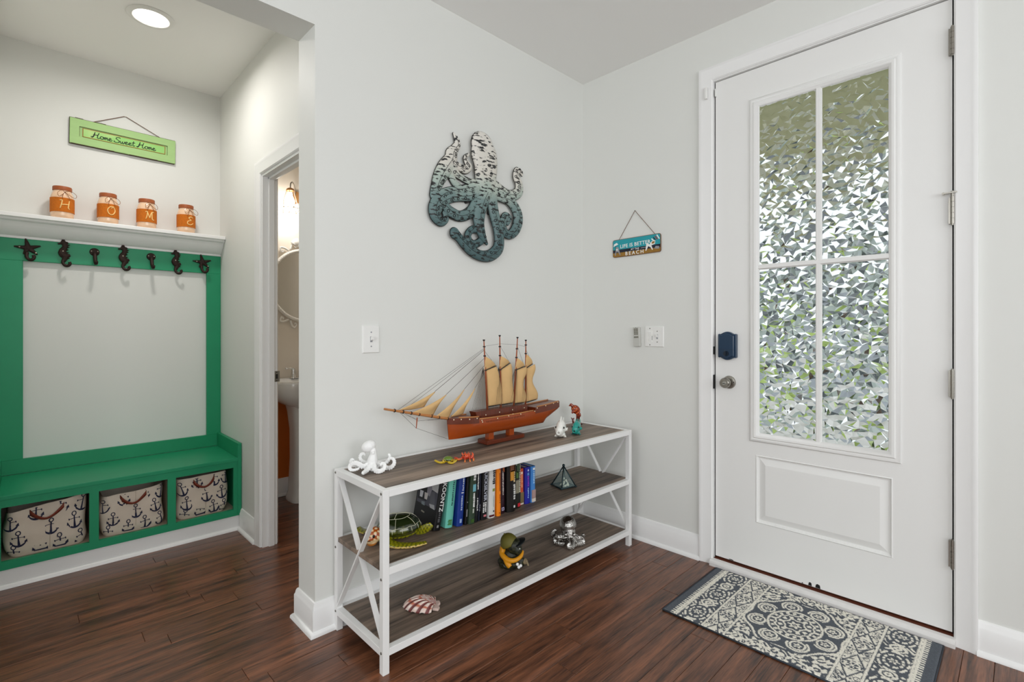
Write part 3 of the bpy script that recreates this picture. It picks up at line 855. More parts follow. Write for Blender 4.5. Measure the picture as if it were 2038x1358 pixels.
hm.surf(lambda u, v: hull_pt(u, -1 + 2 * v), NT, NS)
hm.add([hull_pt(i / NT, -1) for i in range(NT + 1)] + [hull_pt(i / NT, 1) for i in range(NT + 1)], [(i, i + 1, NT + 2 + i, NT + 1 + i) for i in range(NT)])
w = NT + 1
hm.f.append(tuple(j * w + NT for j in range(NS + 1))); 
hm.build('hull', 'hull_wood', sp_, smooth=50)
def raised(name, t0, t1, h, mat, mul=1.0):
    m = MB(); n = 14; v = []
    for i in range(n + 1):
        t = t0 + (t1 - t0) * i / n; x = XB + (XS - XB) * t; b = hull_half(t) * mul + 0.0006; z = sheer(t)
        if t0 < .01: hh = h
        else: hh = h
        v += [(x, -b, z - 0.016), (x, b, z - 0.016), (x, b, z + hh), (x, -b, z + hh)]
    f = [(0, 1, 2, 3), (n * 4 + 3, n * 4 + 2, n * 4 + 1, n * 4)]
    for i in range(n):
        f += [(i * 4 + k, i * 4 + (k + 1) % 4, i * 4 + 4 + (k + 1) % 4, i * 4 + 4 + k) for k in range(4)]
    return m.add(v, f).build(name, mat, sp_)
raised('forecastle', 0.0, 0.205, 0.012, 'hull_red')
raised('poop_deck', 0.725, 1.0, 0.016, 'hull_red')
MB().box(-0.985, -0.605, -0.030, 0.030, zz(0.764), zz(0.768)).build('deck', 'hull_wood', sp_)
# deckhouse
dh = MB()
dh.prism([(-0.995, zz(0.806)), (-0.978, zz(0.768)), (-0.640, zz(0.768)), (-0.640, zz(0.806))], lambda u, w_, d: (u, d, w_), -0.024, 0.024)
dh.build('deckhouse', 'hull_red', sp_, bevel=0.002)
# bowsprit, strut and rails
spA, spB = Vector((-1.464, 0, zz(0.870))), Vector((-1.06, 0, zz(0.770)))
MB().tube([spA, spA.lerp(spB, .5), spB], [0.0045, 0.0062, 0.0068], 10).build('bowsprit', 'spar_wood', sp_, smooth=40)
for t in (0.12, 0.22, 0.32, 0.42, 0.58, 0.68, 0.80):
    p = spA.lerp(spB, t); MB().tube([p - (spB - spA).normalized() * .002, p + (spB - spA).normalized() * .002], 0.0074, 10).build('band', 'iron_black', sp_)
MB().tube([(-1.304, 0, zz(.815)), (-1.309, 0, zz(.769))], [0.003, 0.002], 8).build('martingale', 'mast_wood', sp_)
for s_ in (-1, 1):
    for t0, t1, dz in ((0.06, 0.20, 0.0155), (0.205, 0.70, 0.004), (0.74, 0.985, 0.0195)):
        pts = []
        for i in range(9):
            t = t0 + (t1 - t0) * i / 8
            pts.append((XB + (XS - XB) * t, s_ * (hull_half(t) + 0.001), sheer(t) + dz))
        MB().tube(pts, 0.0034, 6).build('hand_rail', 'spar_wood', sp_, smooth=True)
studs = MB(); ports = MB()
for t, dz in ((0.03, .006), (0.075, .007), (0.13, .006), (0.185, .008), (0.225, -.004), (0.23, -.012), (0.36, -.004), (0.46, .0), (0.50, .005), (0.575, -.002), (0.715, -.002), (0.74, .012), (0.83, .014), (0.92, .015), (0.975, .014)):
    for s_ in (-1, 1):
        studs.ell((XB + (XS - XB) * t, s_ * (hull_half(t) + 0.0022), sheer(t) + dz), (0.0032, 0.0022, 0.0032), nu=8, nv=5)
for s_ in (-1, 1):
    for x, z in ((-0.93, .785), (-0.84, .788), (-0.75, .790), (-0.665, .791)):
        studs.ell((x, s_ * 0.0248, zz(z)), (0.0030, 0.0018, 0.0030), nu=8, nv=5)
for i in range(26):
    t = 0.27 + i * 0.0135
    ports.box(XB + (XS - XB) * t - .0006, XB + (XS - XB) * t + .0006, -hull_half(t) - .0012, -hull_half(t), sheer(t) - .017, sheer(t) - .009)
tag(studs.build('brass_studs', 'brass', sp_, smooth=True), kind='stuff'); tag(ports.build('chain_plates', 'iron_black', sp_), kind='stuff')
# masts with caps, gaffs, booms and sails
masts = [(-0.921, 1.142, -0.898, .806, (.998, 1.016, -.850), 1.068, (-.828, .822)), (-0.816, 1.163, -0.809, .806, (.995, 1.026, -.753), 1.066, (-.746, .822)),
         (-0.690, 1.152, -0.718, .802, (.988, 1.003, -.645), 1.052, (-.664, .815)), (-0.628, 1.137, -0.631, .800, (.992, 1.013, -.585), 1.070, (-.571, .822))]
for i, (xt, zt, xb, zb, (zg, zge, xge), za, (xbo, zbo)) in enumerate(masts):
    top = Vector((xt, 0, zz(zt))); bot = Vector((xb, 0, zz(zb) - .004))
    mm = MB().tube([bot, bot.lerp(top, .6), top], [0.0052, 0.0044, 0.0026], 10).build('mast', 'mast_wood', sp_, smooth=True)
    MB().lathe([(0.002, -.006), (0.0065, 0.0), (0.005, 0.003), (0.0, 0.003)], 10, c=top + Vector((0, 0, .003))).build('mast_cap', 'iron_black', mm)
    on = lambda z: bot.lerp(top, (zz(z) - bot.z) / (top.z - bot.z))
    for z in (zg, za, za + .045): MB().tube([on(z) - Vector((0, 0, .003)), on(z) + Vector((0, 0, .003))], 0.0066, 10).build('mast_band', 'iron_black', mm)
    g0 = on(zg) ; g1 = Vector((xge + .006, -0.006, zz(zge)))
    MB().tube([g0, g1], [0.0028, 0.0018], 8).build('gaff', 'iron_black', sp_)
    b0 = on(zb + .012); b1 = Vector((xbo + .008, -0.012, zz(zbo)))
    MB().tube([b0, b1], [0.0030, 0.0020], 8).build('boom', 'iron_black', sp_)
    wv = (0.1, 0.35, 0.8, 1.0)[i]
    def main(u, v, g0=g0, g1=g1, b0=b0, b1=b1, wv=wv):
        lo = b0.lerp(b1, u * .97); hi = g0.lerp(g1, u * .93)
        p = lo.lerp(hi, v); bl = math.sin(PI * v) * math.sin(PI * min(u, .999))
        p = p + Vector((0.018 * u * math.sin(PI * v) * (1 - wv * .9) + 0.010 * wv * u * math.sin(7 * v + 1), -0.014 * bl - 0.007 * wv * u * math.sin(9 * v), 0))
        return p + Vector((0.005, 0, 0))
    ms = MB().surf(main, 10, 18).build('main_sail', 'sail_cloth', sp_, smooth=True)
    ms.modifiers.new('t', 'SOLIDIFY').thickness = 0.0012
    # topsail: triangle apex at the mast, foot along the gaff
    ap = on(za)
    def topsail(u, v, g0=g0, g1=g1, ap=ap):
        e = g0.lerp(g1, .95) + Vector((0, 0, .003)); p = (g0 + Vector((-.008, 0, -.004))).lerp(e, u)
        return p.lerp(ap, v) + Vector((0, -0.010 * math.sin(PI * v) * (0.4 + u), 0))
    ts = MB().surf(topsail, 8, 8).build('top_sail', 'sail_cloth', sp_, smooth=True)
    ts.modifiers.new('t', 'SOLIDIFY').thickness = 0.0012
# jibs
jibs = [((-1.211, .920), (-1.397, .858), (-1.268, .858)), ((-1.148, .901), (-1.334, .838), (-1.219, .816)), ((-1.042, .917), (-1.211, .806), (-1.134, .793)), ((-0.978, .917), (-1.123, .797), (-1.051, .803))]
for hd, tk, cl in jibs:
    H_, T_, C_ = (Vector((p[0], 0, zz(p[1]))) for p in (hd, tk, cl))
    def jib(u, v):
        base = T_.lerp(C_, u); p = base.lerp(H_, v)
        sag = Vector((0.007 * u * math.sin(PI * v) * -1, -0.018 * math.sin(PI * v) * math.sin(PI * (0.25 + .7 * u)), -0.004 * math.sin(PI * u)))
        return p + sag
    j_ = MB().surf(jib, 8, 14).build('jib_sail', 'sail_cloth', sp_, smooth=True)
    j_.modifiers.new('t', 'SOLIDIFY').thickness = 0.0012
# rigging
rg_ = MB()
def line(a, b, r=0.0006): rg_.tube([(a[0], a[1], zz(a[2])), (b[0], b[1], zz(b[2]))], r, 4)
line((-1.405, 0, .856), (-0.921, 0, 1.105)); line((-1.380, 0, .850), (-0.921, 0, 1.10)); line((-1.211, 0, .920), (-0.921, 0, 1.095), .0009)
line((-1.148, 0, .901), (-0.921, 0, 1.055), .0008); line((-1.042, 0, .917), (-0.92, 0, 1.02), .0008); line((-0.978, 0, .917), (-0.918, 0, .985), .0007)
line((-0.92, 0, 1.115), (-0.816, 0, 1.125)); line((-0.816, 0, 1.125), (-0.69, 0, 1.118)); line((-0.69, 0, 1.118), (-0.628, 0, 1.105))
for (xt, zt, xb, zb, (zg, zge, xge), za, _b) in masts: line((xt, 0, zt - .045), (xge, -.006, zge + .002))
line((-1.395, 0, .852), (-1.309, 0, .770), .0008); line((-1.309, 0, .770), (-1.136, 0, .696), .0008)
line((-1.38, 0, .850), (-1.30, 0, .800)); line((-1.40, 0, .852), (-1.30, 0, .805)); line((-1.30, 0, .800), (-1.14, 0, .793)); line((-1.25, 0, .797), (-1.145, -.01, .790))
for mi, (xt, zt, xb, zb, _g, za, _b) in enumerate(masts):
    for s_ in (-1, 1):
        for k in range(6):
            line((xb - .075 + k * .012, s_ * .042, .772), (xt - .004, 0, zg + .02), .0004)
tag(rg_.build('rigging', 'rigging', sp_), kind='stuff')
# cradle stand
st = MB().prism([(-0.93, -.037), (-0.93, .037), (-0.915, .045), (-0.685, .045), (-0.668, .030), (-0.668, -.030), (-0.680, -.037)][::-1], lambda u, w_, d: (u, w_, d), 0.0006, 0.020)
st.build('stand_base', 'hull_red', sp_, bevel=0.002)
for x in (-0.885, -0.745):
    MB().box(x - .016, x + .016, -.014, .014, 0.019, zz(.697)).build('stand_post', 'hull_wood', sp_)
# ------------------------------------------------------------------ books on the middle board
M('book_pages', (214, 204, 184), 0.9, var=0.06, vscale=40)
bkmats = {}
def bcol(rgb):
    if rgb not in bkmats:
        bkmats[rgb] = M('book_%d_%d_%d' % rgb, rgb, 0.35, spec=0.45)
    return bkmats[rgb]
MZ = 0.371
def book(label, x0, x1, yf, h, depth, lean, rgb, marks=(), side=None, round_=0.004):
    """spine faces the room; marks: (text or None, z centre, size/height, rgb, x offset, width)"""
    th = x1 - x0
    b = thing('book', label, 'book', (x1 - th * math.cos(R(lean)), yf, MZ + 0.0002 + th * math.sin(R(lean))), (0, R(lean), 0), group='books on the middle board of the bookshelf')
    c = bcol(rgb); t = 0.0022
    # cover: two boards and a rounded spine
    pr = [(0, depth), (t, depth), (t, 0.006), (th - t, 0.006), (th - t, depth), (th, depth), (th, 0.0015)]
    n = 6
    for i in range(1, n): pr.append((th - th * i / n, -round_ * math.sin(PI * i / n)))
    pr += [(0, 0.0015)]
    MB().prism(pr[::-1], lambda u, w_, d: (u, w_, d), 0, h).build('cover', c, b)
    MB().box(t, th - t, 0.006, depth - 0.005, 0.004, h - 0.004).build('pages', 'book_pages', b)
    for mk in marks:
        txt, zc, sz, mc, xo, wd = mk
        yy = -round_ - 0.0006
        if txt:
            me = text_mesh(txt, sz, 0.0004, bold=sz * 0.012)
            put('title_lettering', me, bcol(mc), b, axes((th / 2 + xo, yy, zc), (0, 0, -1), (1, 0, 0)))
        else:
            MB().box(th / 2 + xo - wd / 2, th / 2 + xo + wd / 2, yy - .0003, -0.001, zc - sz / 2, zc + sz / 2).build('spine_print', bcol(mc), b)
    if side: side(b, h, depth)
    return b
W_ = (232, 232, 230)
def dashes(zc, length, w, rgb, xo=0.0, n=9, seed=1):
    """too small to read in the photo: broken strokes of print"""
    r_ = random.Random(seed); out = []; z = zc + length / 2; step = length / n
    for i in range(n):
        l = step * r_.uniform(.5, .85)
        out.append((None, z - l / 2, l, rgb, xo + r_.uniform(-.0008, .0008), w * r_.uniform(.7, 1))); z -= step
    return out
def koontz_cover(b, h, d):
    """dim black-and-white picture on the front board, seen on the side facing the shelf end"""
    def flat(poly, rgb, off): MB().prism(poly, lambda u, w_, q: (q, u, w_), -off, 0.0).build('cover_print', bcol(rgb), b)
    flat([(d * .95, .085), (d * .06, .082), (d * .06, h - .018), (d * .95, h - .018)], (74, 74, 84), .0004)
    flat([(d * .50, h * .66), (d * .08, h * .62), (d * .08, h - .02), (d * .46, h - .02)], (196, 196, 196), .0007)
    flat([(d * .92, h * .42), (d * .52, h * .42), (d * .55, h * .62), (d * .70, h * .90), (d * .92, h * .92)], (26, 26, 32), .0008)
    flat([(d * .70, h * .84), (d * .60, h * .82), (d * .62, h * .72), (d * .68, h * .70), (d * .73, h * .78)], (150, 160, 168), .0011)
    flat([(d * .55, h * .74), (d * .42, h * .76), (d * .34, h * .66), (d * .40, h * .52), (d * .54, h * .54)], (142, 138, 148), .0011)
    flat([(d * .40, h * .60), (d * .20, h * .62), (d * .12, h * .40), (d * .34, h * .40)], (92, 92, 100), .0010)
    flat([(d * .86, h * .57), (d * .70, h * .57), (d * .72, h * .46), (d * .84, h * .46)], (206, 206, 212), .0014)
    flat([(d * .64, h * .56), (d * .48, h * .56), (d * .50, h * .45), (d * .61, h * .45)], (206, 200, 196), .0014)
    flat([(d * .36, h * .40), (d * .14, h * .41), (d * .10, h * .335), (d * .30, h * .345)], (170, 170, 172), .0014)
    flat([(d * .72, h * .39), (d * .58, h * .40), (d * .56, h * .34), (d * .70, h * .345)], (120, 130, 134), .0014)
    flat([(d * .66, h * .25), (d * .52, h * .235), (d * .53, h * .215), (d * .67, h * .225)], (150, 146, 130), .0009)
book('black hardback titled KOONTZ leaning beside the turtle, picture on its cover', -1.3339, -1.3009, -0.268, 0.236, 0.155, 12, (16, 16, 19),
     [('KOONTZ', .134, .027, W_, .002, 0)] + dashes(.055, .050, .010, (92, 92, 96), 0, 6, 3) + [(None, .017, .010, (150, 150, 150), 0, .009)], koontz_cover, .001)
book('mint green hardback leaning next to the black KOONTZ book', -1.2794, -1.2414, -0.274, 0.238, 0.160, 7, (108, 190, 172),
     [(None, .222, .030, (128, 170, 190), 0, .034)] + dashes(.150, .125, .008, (44, 92, 86), .002, 15, 5) + dashes(.022, .022, .020, (70, 120, 44), 0, 4, 6))
book('bright navy blue hardback between the mint book and dark spines', -1.2320, -1.1990, -0.290, 0.236, 0.160, 5, (22, 52, 132),
     dashes(.178, .07, .007, (206, 214, 226), .002, 8, 8) + [(None, .138, .004, (220, 220, 226), 0, .012)] + dashes(.095, .062, .007, (176, 190, 214), 0, 8, 9) + [(None, .022, .016, (150, 170, 210), 0, .010)])
book('slim black book squeezed beside the navy blue hardback', -1.1937, -1.1827, -0.296, 0.238, 0.160, 4, (16, 16, 18), [(None, .050, .030, (150, 150, 150), 0, .004), (None, .095, .004, (140, 140, 140), 0, .004)])
book('dark green hardback with a pale blue square on its spine', -1.1794, -1.1474, -0.306, 0.238, 0.162, 3.5, (50, 66, 50),
     dashes(.205, .056, .014, W_, .003, 4, 21) + [(None, .151, .030, (116, 178, 192), .003, .016)] + dashes(.098, .062, .010, W_, .003, 8, 22) + [(None, .055, .018, (176, 180, 170), .002, .007), (None, .014, .014, (60, 92, 40), 0, .016)])
book('thin black book with white print beside the dark green one', -1.1441, -1.1266, -0.302, 0.240, 0.160, 3, (18, 19, 24), dashes(.185, .095, .006, W_, 0, 14, 31) + dashes(.075, .055, .005, W_, 0, 7, 32))
book('slender navy book standing left of the QUICKSILVER spine', -1.1249, -1.1134, -0.300, 0.238, 0.160, 3, (20, 24, 42), dashes(.055, .03, .003, (150, 150, 160), 0, 3, 33))
book('black hardback with large QUICKSILVER lettering', -1.1101, -1.0781, -0.306, 0.240, 0.164, 2.5, (16, 15, 18),
     [('QUICKSILVER', .152, .0235, (186, 190, 204), .001, 0)] + dashes(.052, .045, .007, W_, .005, 6, 35) + dashes(.052, .045, .007, W_, -.006, 6, 36) + [(None, .017, .008, (206, 120, 128), .002, .014)], None, .002)
book('white hardback in the middle of the book row', -1.0727, -1.0367, -0.313, 0.238, 0.165, 1.5, (212, 212, 210),
     dashes(.185, .080, .015, (20, 20, 22), .005, 9, 41) + [(None, .121, .012, (130, 142, 62), .004, .012)] + dashes(.07, .05, .005, (150, 160, 150), .005, 9, 43) + [(None, .028, .006, (30, 30, 30), .006, .006), (None, .010, .008, (90, 24, 30), -.004, .026)])
book('bright orange paperback beside the white hardback', -1.029, -1.005, -0.318, 0.236, 0.160, 0.0, (238, 132, 24),
     [(None, .150, .080, (150, 76, 22), .003, .007)] + dashes(.215, .03, .006, (140, 60, 20), .003, 3, 45) + dashes(.075, .04, .005, (150, 70, 20), .003, 5, 46) + [(None, .014, .005, (150, 70, 20), 0, .005)])
book('dark maroon hardback right of the orange paperback', -1.000, -0.968, -0.305, 0.238, 0.155, 0.0, (44, 20, 30), [(None, .205, .04, (150, 78, 36), .004, .010)] + dashes(.135, .11, .007, (214, 204, 196), 0, 16, 51) + [(None, .020, .014, (190, 180, 210), 0, .014), (None, .020, .007, (60, 26, 60), 0, .007)])
book('thick black hardback with a golden glow on its spine', -0.9655, -0.912, -0.316, 0.240, 0.165, 0.0, (20, 17, 16),
     [(None, .200, .035, (110, 60, 26), .0, .030), (None, .165, .045, (200, 138, 46), -.002, .022)] + dashes(.175, .085, .008, (236, 214, 160), .010, 9, 53) + dashes(.088, .07, .012, (210, 210, 206), .010, 7, 54) + [(None, .022, .010, (220, 220, 220), .010, .008)], None, .010)
book('black and leaf green hardback between the thick black and red books', -0.9105, -0.868, -0.306, 0.238, 0.160, 0.0, (24, 26, 20),
     [(None, .155, .030, (74, 108, 50), -.005, .014), (None, .100, .060, (136, 130, 110), -.004, .022), (None, .195, .06, (56, 74, 44), .002, .02)] + dashes(.215, .04, .009, (196, 206, 186), -.008, 4, 56) + dashes(.14, .14, .006, (206, 206, 186), .012, 16, 57) + [(None, .014, .016, (200, 44, 56), .006, .016)])
book('red and orange paperback in the book row', -0.862, -0.830, -0.288, 0.170, 0.115, 0.0, (208, 82, 46), [(None, .150, .012, (240, 220, 200), 0, .010)] + dashes(.110, .06, .006, (250, 196, 150), 0, 9, 61) + [(None, .034, .050, (120, 104, 70), 0, .026), (None, .006, .008, (220, 210, 200), 0, .024)])
book('royal blue paperback with violet print near the end of the row', -0.8285, -0.795, -0.297, 0.172, 0.115, 0.0, (34, 38, 150), [(None, .158, .008, (200, 210, 240), 0, .008), (None, .140, .012, (90, 140, 200), 0, .012)] + dashes(.105, .05, .008, (150, 60, 190), 0, 6, 63) + dashes(.05, .05, .006, (160, 200, 236), 0, 6, 64))
book('sky blue paperback ending the book row', -0.7935, -0.765, -0.303, 0.172, 0.115, 0.0, (66, 130, 200), [(None, .160, .010, (230, 240, 248), 0, .012)] + dashes(.118, .06, .008, (176, 214, 240), 0, 7, 66) + [(None, .040, .040, (170, 140, 136), 0, .024), (None, .012, .018, (220, 208, 196), 0, .024)])
# ------------------------------------------------------------------ hooks on the green rail
M('cast_iron', (44, 27, 20), 0.55, metal=0.3, var=0.3, vscale=60, bump=0.3, bscale=250)
M('screw_light', (190, 180, 164), 0.35, metal=0.8)
HY = 1.779
def hook_base(name, label, x, z, grp):
    o = thing(name, label, 'coat hook', (x, HY, z), group=grp); o.scale = (1.12, 1.12, 1.12)
    return o
def curl(x0, z0, xr, s=1.0):
    """hook tail: comes forward and curls up sideways"""
    pts = [(x0, -0.008, z0), (x0 - .002, -0.014, z0 - .018 * s), (x0 + .006 * xr, -0.020, z0 - .034 * s), (x0 + .018 * xr, -0.026, z0 - .034 * s), (x0 + .024 * xr, -0.028, z0 - .022 * s), (x0 + .021 * xr, -0.028, z0 - .012 * s)]
    return crom(pts, 4)
def star_hook(x, label):
    h = hook_base('starfish_hook', label, x, 1.632, 'starfish coat hooks')
    m = MB()
    for a, l in ((102, .046), (18, .046), (-42, .044), (176, .050), (-118, .036)):
        d = Vector((math.cos(R(a)), 0, math.sin(R(a))))
        m.tube([Vector((0, -.006, 0)), d * l * .5 + Vector((0, -.008, 0)), d * l + Vector((0, -.004, 0))], [.0115, .0085, .0035], 8, flat=((0, 1, 0), .7))
    m.ell((0, -.007, 0), (.014, .009, .014))
    place('star', blob(m, 0.0022, 2), 'cast_iron', h)
    MB().tube(curl(-.004, -.022, 1), [.008] * 15 + [.0068] * 6 if False else .0072, 8).build('hook_tail', 'cast_iron', h, smooth=True)
    for p in ((-.030, .002), (.026, -.022)): MB().ell((p[0], -.0125, p[1]), (.0032, .002, .0032), nu=8, nv=5).build('screw', 'screw_light', h)
def horse_hook(x, label):
    h = hook_base('seahorse_hook', label, x, 1.622, 'seahorse coat hooks')
    m = MB()
    sp = crom([(-.004, -.007, .050), (.004, -.009, .040), (.003, -.010, .026), (-.005, -.012, .008), (-.004, -.011, -.008), (.004, -.010, -.020), (.002, -.010, -.032), (-.002, -.010, -.044)], 4)
    rr = np.interp(np.linspace(0, 1, len(sp)), [0, .12, .3, .5, .65, .8, 1], [.010, .012, .0105, .017, .0155, .0115, .0078])
    m.tube(sp, list(rr), 10, flat=((0, 1, 0), .6))
    m.tube([(-.006, -.008, .048), (-.016, -.008, .043), (-.023, -.008, .042)], [.007, .0045, .004], 8)     # snout
    m.ell((-.002, -.008, .050), (.011, .008, .011))
    for i in range(9):                                                                                     # spiny back
        t = i / 8; p = sp[int(t * (len(sp) - 6))]; r_ = rr[int(t * (len(sp) - 6))]
        m.tube([(p[0] + r_ * .6, -.008, p[2]), (p[0] + r_ + .008, -.008, p[2] + .004)], [.005, .0015], 6)
    m.tube([(.0, -.008, .058), (.002, -.008, .066)], [.005, .002], 6); m.tube([(-.006, -.008, .058), (-.006, -.008, .065)], [.004, .002], 6)
    m.ell((.015, -.009, -.012), (.010, .005, .009))
    place('seahorse', blob(m, 0.0019, 1), 'cast_iron', h)
    MB().tube(curl(-.002, -.036, 1, .85), .0066, 8).build('hook_tail', 'cast_iron', h, smooth=True)
    MB().ell((-.004, -.0215, .006), (.003, .0015, .003), nu=8, nv=5).build('screw', 'screw_light', h)
def plain_hook(x, label):
    h = hook_base('round_hook', label, x, 1.640, 'plain round coat hooks')
    MB().lathe([(.0, .011), (.012, .0105), (.019, .007), (.0205, .002), (.0205, 0)], 20, mtx=Matrix.Rotation(R(90), 4, 'X').to_3x3()).build('plate', 'cast_iron', h, smooth=40)
    MB().tube(crom([(0, -.008, -.004), (.001, -.016, -.022), (.001, -.026, -.044), (.002, -.040, -.060), (.002, -.052, -.062), (.002, -.058, -.052)], 4), .0085, 8).build('hook_tail', 'cast_iron', h, smooth=True)
    for s_ in (-1, 1): MB().ell((s_ * .0125, -.0105, .003), (.003, .0015, .003), nu=8, nv=5).build('screw', 'screw_light', h)
star_hook(-2.504, 'black iron starfish coat hook at the end of the rail away from the doorway')
horse_hook(-2.362, 'black iron seahorse coat hook next to the first starfish hook, below the letter H jar')
plain_hook(-2.231, 'plain round iron coat hook between the first two seahorse hooks')
horse_hook(-2.099, 'black iron seahorse coat hook in the middle of the rail')
plain_hook(-1.965, 'plain round iron coat hook below the letter M jar')
horse_hook(-1.838, 'black iron seahorse coat hook second from the bathroom doorway')
star_hook(-1.692, 'black iron starfish coat hook nearest the bathroom doorway')

# ------------------------------------------------------------------ letter jars
M('jar_paint', (244, 206, 172), 0.25, coat=0.4, var=0.04)
M('jar_lid', (160, 84, 40), 0.5, var=0.25, vscale=50)
M('burlap', (206, 112, 24), 0.9, var=0.25, vscale=160, bump=0.6, bscale=600)
M('twine', (142, 88, 44), 0.9)
M('letter_cream', (255, 214, 140), 0.8)
strokes = {
 'H': [[(-1.0, .8), (-.6, .9), (-.7, .1), (-.95, -.8)], [(-.75, -.05), (.0, .05), (.6, .1)], [(.75, .95), (.6, .1), (.5, -.6), (.8, -.85)]],
 'O': [[(.5, .9), (-.2, .85), (-.75, .1), (-.4, -.75), (.3, -.75), (.75, .0), (.45, .75), (-.1, .55)]],
 'M': [[(-1.1, .75), (-.7, .9), (-.75, .0), (-1.0, -.8)], [(-.7, .85), (-.35, -.1), (-.2, -.55)], [(-.2, -.5), (.1, .5), (.35, .9)], [(.35, .9), (.3, .0), (.4, -.8), (.8, -.85)], [(.35, .85), (.75, .9)]],
 'E': [[(.65, .8), (.1, .95), (-.4, .65), (.2, .15)], [(.2, .15), (-.6, -.15), (-.65, -.75), (.0, -.9), (.7, -.5)]]}
def jar(x, letter, label, sc, bow, rz):
    j = thing('mason_jar', label, 'jar', (x, 1.715, 1.7985), (0, 0, R(rz)), group='letter jars on the crown shelf')
    r_ = 0.0475 * sc; h = 0.172
    MB().lathe([(0, 0), (r_ * .86, 0), (r_ * .97, .006), (r_, .016), (r_, .110), (r_ * .98, .120), (r_ * .84, .140), (r_ * .76, .150), (r_ * .76, h - .008), (0, h - .008)], 32).build('glass_body', 'jar_paint', j, smooth=50)
    MB().lathe([(r_ * .80, h - .022), (r_ * .84, h - .021), (r_ * .84, h - .003), (r_ * .81, h), (0, h + .0005)], 28).build('lid', 'jar_lid', j, smooth=40)
    MB().lathe([(r_ + .0006, .032), (r_ + .0026, .032), (r_ + .0026, .108), (r_ + .0006, .108), (r_ + .0006, .032)], 36).build('burlap_band', 'burlap', j, smooth=60)
    lm = MB()
    for st_ in strokes[letter]:
        P2 = crom(st_, 5); v = []
        pts = []
        for p in P2:
            a = -PI / 2 + p[0] * .022 / r_ ; pts.append(Vector(((r_ + .0032) * math.cos(a), (r_ + .0032) * math.sin(a),   .070 + p[1] * .026)))
        lm.tube(pts, [.0013 + .0014 * abs(math.sin(2.2 * i / len(pts) + .5)) for i in range(len(pts))], 6)
    lm.build('letter', 'letter_cream', j, smooth=True)
    tm = MB()
    tm.torus((0, 0, h - .030), r_ * .80, .0013, n=28, m=5)
    f0 = Vector((0, -r_ * .82, h - .030))
    rb_ = random.Random(ord(letter))
    for s_ in (-1, 1):
        L_ = (.022 + bow * .012) * (1.2 if s_ > 0 else .8)
        tm.tube(crom([f0, f0 + Vector((s_ * L_ * .7, -.010, .004)), f0 + Vector((s_ * L_ * 1.35, -.008, -.012)), f0 + Vector((s_ * L_ * 1.1, -.012, -.030)), f0 + Vector((s_ * .006, -.010, -.010)), f0], 4), .0011, 5)
        tm.tube(crom([f0, f0 + Vector((s_ * .010, -.012, -.018)), f0 + Vector((s_ * rb_.uniform(.014, .022), -.015, -.046))], 4), .0011, 5)
    tm.build('twine_bow', 'twine', j, smooth=True)
jar(-2.371, 'H', 'cream jar with burlap band lettered H at the start of the crown shelf', 1.02, .6, 12)
jar(-2.176, 'O', 'cream jar with burlap band lettered O, second on the crown shelf', 1.0, .3, 12)
jar(-1.996, 'M', 'cream jar with burlap band lettered M, third on the crown shelf', 1.0, .1, 14)
jar(-1.795, 'E', 'cream jar with burlap band lettered E nearest the bathroom doorway', 1.0, .5, 16)

# ------------------------------------------------------------------ Home Sweet Home sign
M('sign_green', (164, 200, 132), 0.6, var=0.07, vscale=14, stretch=(1, 1, 5))
M('sign_edge', (74, 62, 44), 0.8)
M('sign_plaque', (214, 226, 158), 0.6, vcol=(150, 208, 116), vthr=(.3, .5), vscale=5)
M('ink_black', (14, 14, 20), 0.6)
M('sign_orange_line', (176, 120, 60), 0.7)
M('jute', (112, 80, 62), 0.9)
sg = thing('welcome_sign', 'pale green distressed wooden sign reading Home Sweet Home', 'sign', (-2.0905, 1.799, 2.312), (0, R(0.8), 0))
w2, h2 = 0.249, 0.074
MB().box(-w2, w2, -.012, 0, -h2, h2).build('back_board', 'sign_edge', sg, bevel=.001)
sweep([(-w2 + .0445, -.012, -h2 + .0445), (-w2 + .0445, -.012, h2 - .0465), (w2 - .0405, -.012, h2 - .0465), (w2 - .0405, -.012, -h2 + .0445)], [(-.0005, 0), (.0425, 0), (.0425, .0065), (.041, .0075), (.002, .0075), (-.0005, .006)], (0, -1, 0), True, closed=True).build('frame_board', 'sign_green', sg)
MB().box(-w2 + .0445, w2 - .0405, -.0145, -.012, -h2 + .0445, h2 - .0465).build('inner_panel', 'sign_green', sg)
for a, b, c, d in ((-w2 + .0430, w2 - .0390, h2 - .0470, h2 - .0452), (-w2 + .0430, -w2 + .0444, -h2 + .046, h2 - .046), (w2 - .0405, w2 - .0391, -h2 + .046, h2 - .046)): MB().box(a, b, -.0199, -.0190, c, d).build('worn_line', 'sign_edge', sg)
pl = MB().box(-w2 + .060, w2 - .054, -.0175, -.0145, -.0235, .0205).build('plaque', 'sign_plaque', sg, bevel=.001)
for z in (-.0245, .0215): MB().box(-w2 + .058, w2 - .052, -.0180, -.0145, z - .0012, z + .0012).build('plaque_line', 'sign_orange_line', sg)
for q in (0, 1):
    xx = (-w2 + .058, w2 - .052)[q]; MB().box(xx - .0012, xx + .0012, -.0180, -.0145, -.0245, .0215).build('plaque_line', 'sign_orange_line', sg)
wm = MB()
for a, b, z in ((-.225, -.19, h2 - .001), (-.14, -.09, h2 - .0015), (-.205, -.155, h2 - .0455), (-.08, .0, h2 - .0455), (.06, .12, h2 - .0455), (.14, .2, h2 - .0455), (-.1, -.06, -h2 + .026), (.06, .09, -h2 + .024), (-.24, -.05, -h2 + .001), (.02, .16, -h2 + .001)):
    wm.box(a, b, -.0194, -.0188, z - .0012, z + .0014)
tag(wm.build('worn_edges', 'sign_edge', sg), kind='stuff')
